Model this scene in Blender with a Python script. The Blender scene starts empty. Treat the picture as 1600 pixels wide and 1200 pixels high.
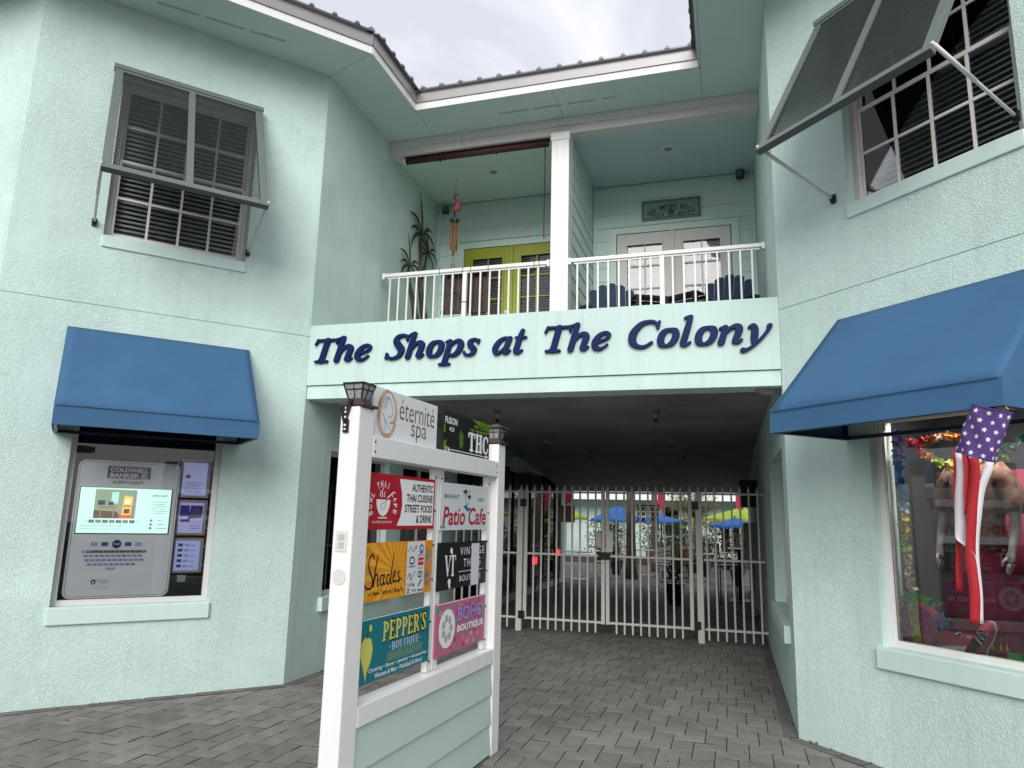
import bpy, bmesh, math, random
import numpy as np
from mathutils import Vector, Matrix
R_ = math.radians
rnd = random.Random(7)
sc = bpy.context.scene
COL = sc.collection

# ------------------------------------------------------------------ camera
CAMP = Vector((4.0475, -6.1555, 1.6))
yaw, pitch, roll = 0.2960, 0.1837, 0.0231
cy, sy, cp, sp = math.cos(yaw), math.sin(yaw), math.cos(pitch), math.sin(pitch)
fw = Vector((-sy*cp, cy*cp, sp)); rt = Vector((cy, sy, 0)); up = rt.cross(fw)
cr, sr = math.cos(roll), math.sin(roll)
rt, up = cr*rt + sr*up, -sr*rt + cr*up
cam_d = bpy.data.cameras.new('camera'); cam = bpy.data.objects.new('camera', cam_d); COL.objects.link(cam)
cam.matrix_world = Matrix(((rt.x, up.x, -fw.x, CAMP.x), (rt.y, up.y, -fw.y, CAMP.y), (rt.z, up.z, -fw.z, CAMP.z), (0, 0, 0, 1)))
cam_d.sensor_width = 36; cam_d.lens = 36*1110.8/1600; cam_d.clip_start = .05; cam_d.clip_end = 600
sc.camera = cam
# ------------------------------------------------------------------ world, sun, exposure
w = bpy.data.worlds.new('World'); sc.world = w; w.use_nodes = True
nt = w.node_tree; nt.nodes.clear()
out = nt.nodes.new('ShaderNodeOutputWorld'); bg = nt.nodes.new('ShaderNodeBackground')
sky = nt.nodes.new('ShaderNodeTexSky'); sky.sky_type = 'NISHITA'; sky.sun_disc = False
SUN_EL, SUN_AZ = 29, 172      # azimuth clockwise from +y (north)
sky.sun_elevation = R_(SUN_EL); sky.sun_rotation = R_(SUN_AZ)
sky.air_density = 1.0; sky.dust_density = 2.0
tc = nt.nodes.new('ShaderNodeTexCoord'); mp = nt.nodes.new('ShaderNodeMapping'); mp.inputs['Scale'].default_value = (1, 1, 1.6)
n1 = nt.nodes.new('ShaderNodeTexNoise'); n1.inputs['Scale'].default_value = 3.4; n1.inputs['Detail'].default_value = 6; n1.inputs['Roughness'].default_value = .55; n1.inputs['Distortion'].default_value = .5
cr1 = nt.nodes.new('ShaderNodeValToRGB'); cr1.color_ramp.elements[0].position = .38; cr1.color_ramp.elements[1].position = .62
cr1.color_ramp.elements[0].color = (5.2, 5.4, 6.0, 1); cr1.color_ramp.elements[1].color = (7.5, 7.5, 7.7, 1)
mx = nt.nodes.new('ShaderNodeMixRGB'); mx.inputs[0].default_value = .93
L = nt.links.new
L(tc.outputs['Generated'], mp.inputs[0]); L(mp.outputs[0], n1.inputs['Vector']); L(n1.outputs[0], cr1.inputs[0])
L(sky.outputs[0], mx.inputs[1]); L(cr1.outputs[0], mx.inputs[2]); L(mx.outputs[0], bg.inputs[0]); L(bg.outputs[0], out.inputs[0])
bg.inputs[1].default_value = .07
sd = bpy.data.lights.new('sun', 'SUN'); sd.energy = 1.35; sd.angle = R_(40); sd.color = (1, .975, .94)
so = bpy.data.objects.new('sun', sd); COL.objects.link(so)
el, az = R_(SUN_EL), R_(SUN_AZ)
sdir = Vector((math.sin(az)*math.cos(el), math.cos(az)*math.cos(el), math.sin(el)))
so.rotation_euler = sdir.to_track_quat('Z', 'Y').to_euler(); so.location = (0, -20, 30)
sc.view_settings.view_transform = 'Standard'; sc.view_settings.look = 'None'; sc.view_settings.gamma = 1
sc.view_settings.exposure = 1.12; sc.view_settings.use_curve_mapping = False

# ------------------------------------------------------------------ materials
MATS = {}
def mat(name, col=(.5, .5, .5), rough=.6, metal=0, var=.0, vscale=3., bump=0., bscale=30., bdist=.004, emit=0, kind=None, col2=None, streak=0, spec=.5, rand=0):
    if name in MATS: return MATS[name]
    m = bpy.data.materials.new(name); m.use_nodes = True; t = m.node_tree; N = t.nodes; l = t.links.new
    b = N['Principled BSDF']; b.inputs['Base Color'].default_value = (*col, 1); b.inputs['Roughness'].default_value = rough; b.inputs['Metallic'].default_value = metal
    b.inputs['Specular IOR Level'].default_value = spec
    co = N.new('ShaderNodeTexCoord')
    cur = None
    if var:
        n = N.new('ShaderNodeTexNoise'); n.inputs['Scale'].default_value = vscale; n.inputs['Detail'].default_value = 5
        l(co.outputs['Object'], n.inputs['Vector'])
        r = N.new('ShaderNodeMapRange'); r.inputs[1].default_value = .3; r.inputs[2].default_value = .7
        r.inputs[3].default_value = 0; r.inputs[4].default_value = 1; l(n.outputs[0], r.inputs[0])
        x = N.new('ShaderNodeMixRGB'); c2 = col2 or tuple(c*(1-var) for c in col)
        x.inputs[1].default_value = (*c2, 1); x.inputs[2].default_value = (*col, 1); l(r.outputs[0], x.inputs[0]); cur = x.outputs[0]
    if streak:
        mpn = N.new('ShaderNodeMapping'); mpn.inputs['Scale'].default_value = (9, 9, .35); l(co.outputs['Object'], mpn.inputs[0])
        n = N.new('ShaderNodeTexNoise'); n.inputs['Scale'].default_value = 1.6; n.inputs['Detail'].default_value = 4; l(mpn.outputs[0], n.inputs['Vector'])
        r = N.new('ShaderNodeMapRange'); r.inputs[1].default_value = .5; r.inputs[2].default_value = .75; r.inputs[3].default_value = 1; r.inputs[4].default_value = 1-streak; l(n.outputs[0], r.inputs[0])
        x = N.new('ShaderNodeMixRGB'); x.blend_type = 'MULTIPLY'; x.inputs[0].default_value = 1
        if cur: l(cur, x.inputs[1])
        else: x.inputs[1].default_value = (*col, 1)
        l(r.outputs[0], x.inputs[2]); cur = x.outputs[0]
    if rand:
        oi = N.new('ShaderNodeObjectInfo'); ge = N.new('ShaderNodeNewGeometry'); ad = N.new('ShaderNodeMath'); l(oi.outputs['Random'], ad.inputs[0]); l(ge.outputs['Random Per Island'], ad.inputs[1])
        fr = N.new('ShaderNodeMath'); fr.operation = 'FRACT'; l(ad.outputs[0], fr.inputs[0])
        rp = N.new('ShaderNodeMapRange'); rp.inputs[3].default_value = 1-rand; rp.inputs[4].default_value = 1+rand; l(fr.outputs[0], rp.inputs[0])
        x = N.new('ShaderNodeMixRGB'); x.blend_type = 'MULTIPLY'; x.inputs[0].default_value = 1
        if cur: l(cur, x.inputs[1])
        else: x.inputs[1].default_value = (*col, 1)
        l(rp.outputs[0], x.inputs[2]); cur = x.outputs[0]
    if cur: l(cur, b.inputs['Base Color'])
    if bump:
        n = N.new('ShaderNodeTexNoise'); n.inputs['Scale'].default_value = bscale; n.inputs['Detail'].default_value = 3; l(co.outputs['Object'], n.inputs['Vector'])
        bp = N.new('ShaderNodeBump'); bp.inputs['Strength'].default_value = bump; bp.inputs['Distance'].default_value = bdist; l(n.outputs[0], bp.inputs['Height']); l(bp.outputs[0], b.inputs['Normal'])
    if emit:
        b.inputs['Emission Color'].default_value = (*col, 1); b.inputs['Emission Strength'].default_value = emit
    MATS[name] = m; return m
def dirt(m, scale=.9, lo=.62):
    """broad grime patches multiplied into a base colour"""
    t = m.node_tree; N = t.nodes; l = t.links.new; b = N['Principled BSDF']; co = N.new('ShaderNodeNewGeometry')
    n = N.new('ShaderNodeTexNoise'); n.inputs['Scale'].default_value = scale; n.inputs['Detail'].default_value = 7; n.inputs['Roughness'].default_value = .65; l(co.outputs['Position'], n.inputs['Vector'])
    r = N.new('ShaderNodeMapRange'); r.inputs[1].default_value = .36; r.inputs[2].default_value = .62; r.inputs[3].default_value = lo; r.inputs[4].default_value = 1.08; l(n.outputs[0], r.inputs[0])
    x = N.new('ShaderNodeMixRGB'); x.blend_type = 'MULTIPLY'; x.inputs[0].default_value = 1; src = b.inputs['Base Color'].links
    if src: l(src[0].from_socket, x.inputs[1])
    else: x.inputs[1].default_value = b.inputs['Base Color'].default_value
    l(r.outputs[0], x.inputs[2]); l(x.outputs[0], b.inputs['Base Color']); return m
def stucco(name, col, strength=.6, scale=36, dist=.0075, streak=.06, mott=.07):
    m = mat(name, col, .85, var=mott, vscale=1.3, streak=streak, spec=.25)
    t = m.node_tree; N = t.nodes; l = t.links.new; co = [n for n in N if n.type == 'TEX_COORD'][0]; b = N['Principled BSDF']
    n = N.new('ShaderNodeTexNoise'); n.inputs['Scale'].default_value = scale; n.inputs['Detail'].default_value = 2.5; n.inputs['Distortion'].default_value = 2.2; n.inputs['Roughness'].default_value = .5
    l(co.outputs['Object'], n.inputs['Vector'])
    r = N.new('ShaderNodeValToRGB'); r.color_ramp.interpolation = 'EASE'; r.color_ramp.elements[0].position = .44; r.color_ramp.elements[1].position = .57; l(n.outputs[0], r.inputs[0])
    n2 = N.new('ShaderNodeTexNoise'); n2.inputs['Scale'].default_value = scale*4.5; n2.inputs['Detail'].default_value = 2; l(co.outputs['Object'], n2.inputs['Vector'])
    n3 = N.new('ShaderNodeTexNoise'); n3.inputs['Scale'].default_value = 1.7; n3.inputs['Detail'].default_value = 3; l(co.outputs['Object'], n3.inputs['Vector'])
    mr = N.new('ShaderNodeMapRange'); mr.inputs[1].default_value = .35; mr.inputs[2].default_value = .65; mr.inputs[3].default_value = .35; mr.inputs[4].default_value = 1; l(n3.outputs[0], mr.inputs[0])
    mu = N.new('ShaderNodeMath'); mu.operation = 'MULTIPLY'; l(r.outputs[0], mu.inputs[0]); l(mr.outputs[0], mu.inputs[1])
    a = N.new('ShaderNodeMath'); a.operation = 'MULTIPLY_ADD'; l(n2.outputs[0], a.inputs[0]); a.inputs[1].default_value = .45; l(mu.outputs[0], a.inputs[2])
    bp = N.new('ShaderNodeBump'); bp.inputs['Strength'].default_value = strength; bp.inputs['Distance'].default_value = dist; l(a.outputs[0], bp.inputs['Height']); l(bp.outputs[0], b.inputs['Normal'])
    return m
MINT = (.60, .765, .72)
M_ST = stucco('mint_stucco', MINT)
M_STF = stucco('mint_stucco_fine', MINT, .28, 38, .004, .09)
M_SMOOTH = mat('mint_paint', MINT, .6, var=.04, vscale=2, streak=.05)
M_SOFF = mat('soffit_paint', (.61, .765, .715), .6, var=.05, vscale=1.5)
M_BLUEC = mat('balcony_ceiling_paint', (.53, .69, .70), .6, var=.04, vscale=1.5)
M_SIDE = mat('siding_paint', (.61, .77, .71), .55, var=.04, vscale=2, bump=.25, bscale=60, bdist=.002)
M_WHITE = mat('white_paint', (.78, .78, .76), .45, var=.04, vscale=3, streak=.04)
M_TRIM = mat('offwhite_trim', (.66, .64, .62), .5, var=.05, vscale=3)
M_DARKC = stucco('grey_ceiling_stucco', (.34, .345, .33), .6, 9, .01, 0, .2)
M_GUT = mat('grey_metal_trim', (.33, .32, .32), .4, .3, var=.1)
M_ROOF = mat('dark_metal_roof', (.16, .16, .17), .45, .5, var=.2)
M_SHUT = mat('grey_shutter_paint', (.125, .15, .14), .45, var=.05)
M_WFR = mat('window_frame', (.70, .67, .65), .45, var=.05)
M_BLACK = mat('dark_room', (.012, .013, .015), .9)
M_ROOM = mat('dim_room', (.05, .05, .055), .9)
M_BLIND = mat('white_blind', (.78, .79, .80), .5)
M_NAVY = mat('navy_acrylic', (.002, .014, .088), .5, var=.25, vscale=6, spec=.15)
M_AWN = mat('blue_canvas', (.036, .118, .24), .8, var=.1, vscale=2.5, bump=.15, bscale=260, bdist=.001)
M_AWNF = mat('blue_frame', (.01, .02, .05), .4)
M_IRON = mat('white_railing_paint', (.74, .75, .74), .35)
M_GATE = mat('gate_paint', (.68, .67, .64), .4, var=.08)
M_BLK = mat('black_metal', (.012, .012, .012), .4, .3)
M_BRONZE = mat('bronze_plastic', (.045, .022, .02), .4)
def glass(name, tint=(.94, .955, .96), ior=1.5, rough=0.0):
    m = bpy.data.materials.new(name); m.use_nodes = True; t = m.node_tree; N = t.nodes; N.clear(); l = t.links.new
    o = N.new('ShaderNodeOutputMaterial'); x = N.new('ShaderNodeMixShader'); f = N.new('ShaderNodeFresnel'); f.inputs[0].default_value = ior
    a = N.new('ShaderNodeBsdfTransparent'); a.inputs[0].default_value = (*tint, 1); g = N.new('ShaderNodeBsdfGlossy'); g.inputs['Roughness'].default_value = rough
    mm = N.new('ShaderNodeMath'); mm.operation = 'MULTIPLY_ADD'; mm.inputs[1].default_value = 1.05; mm.inputs[2].default_value = .0; mm.use_clamp = True
    l(f.outputs[0], mm.inputs[0]); l(mm.outputs[0], x.inputs[0]); l(a.outputs[0], x.inputs[1]); l(g.outputs[0], x.inputs[2]); l(x.outputs[0], o.inputs[0]); MATS[name] = m; return m
M_GLASS = glass('window_glass')
M_GLASSR = glass('shop_glass', (.92, .94, .95), 1.5)
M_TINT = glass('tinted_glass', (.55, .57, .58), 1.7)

# ------------------------------------------------------------------ mesh helpers
class MB:
    def __init__(s): s.v = []; s.f = []; s.mi = []; s.m = 0
    def add(s, vs, fs):
        k = len(s.v); s.v += [tuple(v) for v in vs]; s.f += [tuple(k+i for i in f) for f in fs]; s.mi += [s.m]*len(fs); return s
    def box(s, x0, x1, y0, y1, z0, z1):
        return s.add([(x0,y0,z0),(x1,y0,z0),(x1,y1,z0),(x0,y1,z0),(x0,y0,z1),(x1,y0,z1),(x1,y1,z1),(x0,y1,z1)],
                     [(0,3,2,1),(4,5,6,7),(0,1,5,4),(1,2,6,5),(2,3,7,6),(3,0,4,7)])
    def obox(s, c, ax, ay, az):      # oriented box by centre and half-axis vectors
        c, ax, ay, az = Vector(c), Vector(ax), Vector(ay), Vector(az)
        vs = [c+i*ax+j*ay+k*az for k in (-1, 1) for i, j in ((-1,-1),(1,-1),(1,1),(-1,1))]
        return s.add(vs, [(0,3,2,1),(4,5,6,7),(0,1,5,4),(1,2,6,5),(2,3,7,6),(3,0,4,7)])
    def bar(s, a, b, w, h=None, upv=(0, 0, 1)):
        a, b = Vector(a), Vector(b); d = (b-a); h = h or w; u = Vector(upv)
        n = d.normalized(); sx = n.cross(u)
        if sx.length < 1e-4: sx = n.cross(Vector((1, 0, 0)))
        sx.normalize(); sz = sx.cross(n)
        return s.obox((a+b)/2, d/2, sx*w/2, sz*h/2)
    def tube(s, pts, r, n=8, cap=True):
        pts = [Vector(p) for p in pts]; rs = r if isinstance(r, (list, tuple)) else [r]*len(pts); k = len(s.v); ref = None
        vs = []
        for i, p in enumerate(pts):
            d = (pts[min(i+1, len(pts)-1)]-pts[max(i-1, 0)]).normalized()
            if ref is None: ref = d.orthogonal().normalized()
            ref = (ref-d*ref.dot(d)).normalized(); q = d.cross(ref)
            for j in range(n):
                a = 2*math.pi*j/n; vs.append(p+(ref*math.cos(a)+q*math.sin(a))*rs[i])
        fs = [(i*n+j, i*n+(j+1)%n, (i+1)*n+(j+1)%n, (i+1)*n+j) for i in range(len(pts)-1) for j in range(n)]
        if cap: fs += [tuple(range(n-1, -1, -1)), tuple((len(pts)-1)*n+j for j in range(n))]
        return s.add(vs, fs)
    def lathe(s, prof, c=(0, 0, 0), n=16):
        vs = [(c[0]+r*math.cos(2*math.pi*j/n), c[1]+r*math.sin(2*math.pi*j/n), c[2]+z) for r, z in prof for j in range(n)]
        fs = [(i*n+j, i*n+(j+1)%n, (i+1)*n+(j+1)%n, (i+1)*n+j) for i in range(len(prof)-1) for j in range(n)]
        fs += [tuple(range(n-1, -1, -1)), tuple((len(prof)-1)*n+j for j in range(n))]
        return s.add(vs, fs)
    def prism(s, poly, z0, z1):      # poly in xy, extruded in z
        n = len(poly); vs = [(x, y, z0) for x, y in poly]+[(x, y, z1) for x, y in poly]
        return s.add(vs, [tuple(range(n-1, -1, -1)), tuple(range(n, 2*n))]+[(i, (i+1) % n, n+(i+1) % n, n+i) for i in range(n)])
    def pris2(s, poly, y0, y1):      # poly in xz, extruded in y
        n = len(poly); vs = [(x, y0, z) for x, z in poly]+[(x, y1, z) for x, z in poly]
        return s.add(vs, [tuple(range(n)), tuple(range(2*n-1, n-1, -1))]+[(i, n+i, n+(i+1) % n, (i+1) % n) for i in range(n)])
    def flat(s, poly, y):            # polygon in xz at y
        return s.add([(x, y, z) for x, z in poly], [tuple(range(len(poly)))])
    def mesh(s, name, mats, smooth=False):
        me = bpy.data.meshes.new(name); me.from_pydata(s.v, [], s.f)
        for m in (mats if isinstance(mats, (list, tuple)) else [mats]): me.materials.append(m)
        if any(s.mi): me.polygons.foreach_set('material_index', s.mi)
        if smooth: me.polygons.foreach_set('use_smooth', [True]*len(s.f))
        me.update(); return me
def link(name, me, parent=None, loc=(0, 0, 0), rz=0, **kw):
    o = bpy.data.objects.new(name, me); COL.objects.link(o); o.location = loc; o.rotation_euler = (0, 0, rz)
    if parent: o.parent = parent
    for k, v in kw.items(): o[k] = v
    return o
def part(name, mb, m, parent=None, loc=(0, 0, 0), rz=0, smooth=False, bevel=0, **kw):
    o = link(name, mb.mesh(name, m, smooth), parent, loc, rz, **kw)
    if bevel:
        b = o.modifiers.new('bevel', 'BEVEL'); b.width = bevel; b.segments = 2; b.limit_method = 'ANGLE'
    return o
def thing(name, label, cat, loc=(0, 0, 0), rz=0, group=None):
    o = link(name, None, None, loc, rz, label=label, category=cat)
    if group: o['group'] = group
    return o
def tag(o, label, cat, group=None):
    o['label'] = label; o['category'] = cat
    if group: o['group'] = group
    return o
def Bx(*a): return MB().box(*a)
def circ(cx, cz, rx, rz=None, n=20, a0=0, a1=360):
    rz = rz or rx; full = abs(a1-a0) >= 360
    return [(cx+rx*math.cos(R_(a0+(a1-a0)*i/(n if full else n-1))), cz+rz*math.sin(R_(a0+(a1-a0)*i/(n if full else n-1)))) for i in range(n)]
def star(cx, cz, r, rot=0):
    return [(cx+(r if i % 2 == 0 else r*.42)*math.sin(R_(rot+36*i)), cz+(r if i % 2 == 0 else r*.42)*math.cos(R_(rot+36*i))) for i in range(10)]
def rect(x0, x1, z0, z1): return [(x0, z0), (x1, z0), (x1, z1), (x0, z1)]
def mesh_mb(me, mb=None):
    mb = mb or MB(); mb.add([v.co for v in me.vertices], [tuple(p.vertices) for p in me.polygons]); return mb
_tc = {}
def text_raw(s, bold=0, shear=0, spacing=1):
    k = (s, bold, shear, spacing)
    if k in _tc: return _tc[k]
    c = bpy.data.curves.new('t', 'FONT'); c.body = s; c.offset = bold; c.shear = shear; c.resolution_u = 3; c.space_character = spacing
    o = bpy.data.objects.new('t', c); COL.objects.link(o)
    me = bpy.data.meshes.new_from_object(o.evaluated_get(bpy.context.evaluated_depsgraph_get())); bpy.data.objects.remove(o); bpy.data.curves.remove(c)
    vs = [(v.co.x, v.co.y) for v in me.vertices]; fs = [tuple(p.vertices) for p in me.polygons]; bpy.data.meshes.remove(me)
    _tc[k] = (vs, fs); return _tc[k]
def text_into(mb, s, x0, x1, z0, z1, y, bold=0, shear=0, spacing=1, warp=None, fit='box'):
    vs, fs = text_raw(s, bold, shear, spacing)
    if not vs: return mb
    ax, bx = min(v[0] for v in vs), max(v[0] for v in vs); az, bz = min(v[1] for v in vs), max(v[1] for v in vs)
    P = []
    for x, z in vs:
        u = (x-ax)/(bx-ax); v = (z-az)/(bz-az); X, Z = x0+u*(x1-x0), z0+v*(z1-z0)
        if warp: X, Z = warp(u, v)
        P.append((X, y, Z))
    return mb.add(P, fs)
# ---- own letter shapes: signed-distance strokes -> outline curves
def cat_path(pts, n=10):
    """Catmull-Rom through (x, y, r)."""
    P = [np.array(p, float) for p in pts]
    if len(P) == 2: return [P[0]+(P[1]-P[0])*t for t in np.linspace(0, 1, n)]
    out = []; P = [2*P[0]-P[1]]+P+[2*P[-1]-P[-2]]
    for i in range(1, len(P)-2):
        a, b, c, d = P[i-1:i+3]
        for t in np.linspace(0, 1, n, endpoint=False):
            out.append(.5*((2*b)+(c-a)*t+(2*a-5*b+4*c-d)*t*t+(3*b-a-3*c+d)*t**3))
    out.append(P[-2]); return out
def glyph_loops(strokes, h=.02, shear=0, grow=0):
    segs = []
    for st in strokes:
        p = cat_path(st); segs += [(p[i], p[i+1]) for i in range(len(p)-1)]
    xs = [q[0] for s_ in segs for q in s_]; ys = [q[1] for s_ in segs for q in s_]
    x0, x1, y0, y1 = min(xs)-.2, max(xs)+.2, min(ys)-.2, max(ys)+.2
    gx = np.arange(x0, x1, h); gy = np.arange(y0, y1, h); X, Y = np.meshgrid(gx, gy); D = np.full(X.shape, 9.)
    for a, b in segs:
        d = b-a; L2 = d[0]**2+d[1]**2+1e-12; t = np.clip(((X-a[0])*d[0]+(Y-a[1])*d[1])/L2, 0, 1)
        D = np.minimum(D, np.hypot(X-a[0]-t*d[0], Y-a[1]-t*d[1])-(a[2]+t*d[2])-grow)
    D[D == 0] = 1e-9
    nxt = {}
    def edge(k, i, j): # position of crossing on edge
        if k == 'h': a, b = D[j, i], D[j, i+1]; t = a/(a-b); return (gx[i]+t*h, gy[j])
        a, b = D[j, i], D[j+1, i]; t = a/(a-b); return (gx[i], gy[j]+t*h)
    S = D < 0
    for j in range(D.shape[0]-1):
        row = S[j] | S[j+1]
        if not row.any(): continue
        for i in range(D.shape[1]-1):
            c = (S[j, i], S[j, i+1], S[j+1, i+1], S[j+1, i])
            if all(c) or not any(c): continue
            E = [('h', i, j), ('v', i+1, j), ('h', i, j+1), ('v', i, j)]
            st = [E[k] for k in range(4) if c[k] and not c[(k+1) % 4]]; en = [E[k] for k in range(4) if not c[k] and c[(k+1) % 4]]
            # edge k lies between corner k and k+1
            for a in st:
                ia = E.index(a)
                best = min(en, key=lambda e: (ia-E.index(e)) % 4) if len(en) > 1 else en[0]
                nxt[a] = best
    loops = []
    while nxt:
        k0 = next(iter(nxt)); k = k0; lp = []
        while k in nxt: lp.append(edge(*k)); k = nxt.pop(k)
        if len(lp) > 6: loops.append([(x+shear*y, y) for x, y in lp])
    return loops
def loops_mesh(loops, extrude=0, bevel=0, scale=1):
    c = bpy.data.curves.new('g', 'CURVE'); c.dimensions = '2D'; c.fill_mode = 'BOTH' if extrude else 'FRONT'; c.extrude = extrude; c.bevel_depth = bevel; c.bevel_resolution = 1
    for lp in loops:
        s = c.splines.new('POLY'); s.points.add(len(lp)-1)
        for p, (x, y) in zip(s.points, lp): p.co = (x*scale, y*scale, 0, 1)
        s.use_cyclic_u = True
    o = bpy.data.objects.new('g', c); COL.objects.link(o)
    me = bpy.data.meshes.new_from_object(o.evaluated_get(bpy.context.evaluated_depsgraph_get())); bpy.data.objects.remove(o); bpy.data.curves.remove(c)
    return me
K, n_ = .088, .036     # thick and thin stroke radii
GL = {
 'T': ([[(.04,.93,n_),(.80,.93,n_)],[(.05,.95,n_),(.0,.76,.028)],[(.80,.95,n_),(.83,.76,.028)],[(.42,.92,K),(.42,.06,K)],[(.20,.03,.034),(.64,.03,.034)],[(.30,.04,.03),(.42,.12,.06),(.54,.04,.03)]], .86),
 'h': ([[(.12,.99,.075),(.12,.06,K)],[(-.02,.97,.028),(.10,1.0,.05)],[(.14,.30,n_),(.26,.55,.05),(.42,.63,.07),(.53,.52,K),(.52,.28,K),(.50,.10,.078)],[(.50,.07,.06),(.60,.04,.035),(.68,.13,.022)]], .72),
 'e': ([[(.12,.28,.05),(.36,.34,.035),(.50,.44,.045),(.50,.56,.055),(.38,.63,.045),(.22,.55,.07),(.12,.34,K),(.16,.12,.085),(.32,.03,.05),(.46,.09,.03),(.54,.18,.022)]], .60),
 'S': ([[(.66,.76,.03),(.62,.90,.04),(.46,.96,.045),(.28,.90,.075),(.24,.74,.09),(.38,.55,.105),(.54,.36,.10),(.52,.14,.075),(.34,.03,.045),(.14,.06,.04),(.04,.20,.03)],[(.66,.93,.022),(.66,.74,.022)],[(.02,.24,.02),(.03,.04,.026)]], .72),
 'o': ([[(.32,.635,.035),(.16,.55,.08),(.11,.33,.092),(.17,.11,.08),(.32,.035,.036),(.48,.12,.08),(.54,.34,.092),(.48,.56,.08),(.32,.635,.035)]], .66),
 'p': ([[(.12,.60,.07),(.13,-.26,K)],[(-.02,.58,.026),(.10,.64,.045)],[(-.04,-.30,.032),(.32,-.30,.032)],[(.16,.40,n_),(.28,.58,.045),(.44,.62,.06),(.55,.46,.09),(.52,.20,.09),(.38,.05,.055),(.20,.08,.034)]], .68),
 's': ([[(.44,.50,.026),(.40,.60,.034),(.26,.64,.04),(.15,.56,.07),(.20,.40,.082),(.36,.24,.085),(.36,.09,.062),(.22,.03,.036),(.08,.07,.034),(.03,.16,.026)],[(.46,.62,.018),(.45,.48,.018)]], .48),
 'a': ([[(.50,.60,.05),(.34,.62,.045),(.18,.50,.075),(.10,.26,.09),(.16,.07,.07),(.28,.05,.045),(.42,.22,.035),(.52,.44,.035)],[(.54,.60,.075),(.50,.30,.085),(.48,.10,.075)],[(.48,.06,.055),(.58,.04,.034),(.66,.13,.022)]], .70),
 't': ([[(.20,.88,.062),(.17,.60,.082),(.15,.14,.088)],[(.15,.08,.07),(.26,.03,.042),(.37,.12,.022)],[(.02,.62,.028),(.38,.62,.03)]], .42),
 'C': ([[(.80,.74,.03),(.70,.90,.036),(.50,.96,.045),(.26,.86,.08),(.11,.56,.105),(.15,.24,.095),(.34,.06,.055),(.56,.04,.042),(.74,.18,.03)],[(.80,.95,.024),(.81,.70,.024)]], .84),
 'l': ([[(.13,1.04,.065),(.13,.60,.08),(.12,.10,.085)],[(-.02,1.02,.026),(.11,1.06,.045)],[(.12,.07,.065),(.22,.03,.038),(.32,.12,.022)]], .38),
 'n': ([[(.13,.58,.07),(.12,.06,K)],[(-.02,.56,.026),(.11,.62,.05)],[(.14,.32,n_),(.26,.54,.05),(.42,.63,.07),(.53,.52,K),(.52,.28,K),(.50,.10,.078)],[(.50,.07,.06),(.60,.04,.035),(.68,.13,.022)]], .74),
 'y': ([[(.02,.56,.026),(.12,.61,.06),(.20,.46,.085),(.24,.20,.09),(.27,.02,.06)],[(.58,.58,.065),(.56,.40,.04),(.42,.10,.034),(.24,-.14,.034),(.08,-.26,.045),(.02,-.24,.065)]], .64),
}
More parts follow.
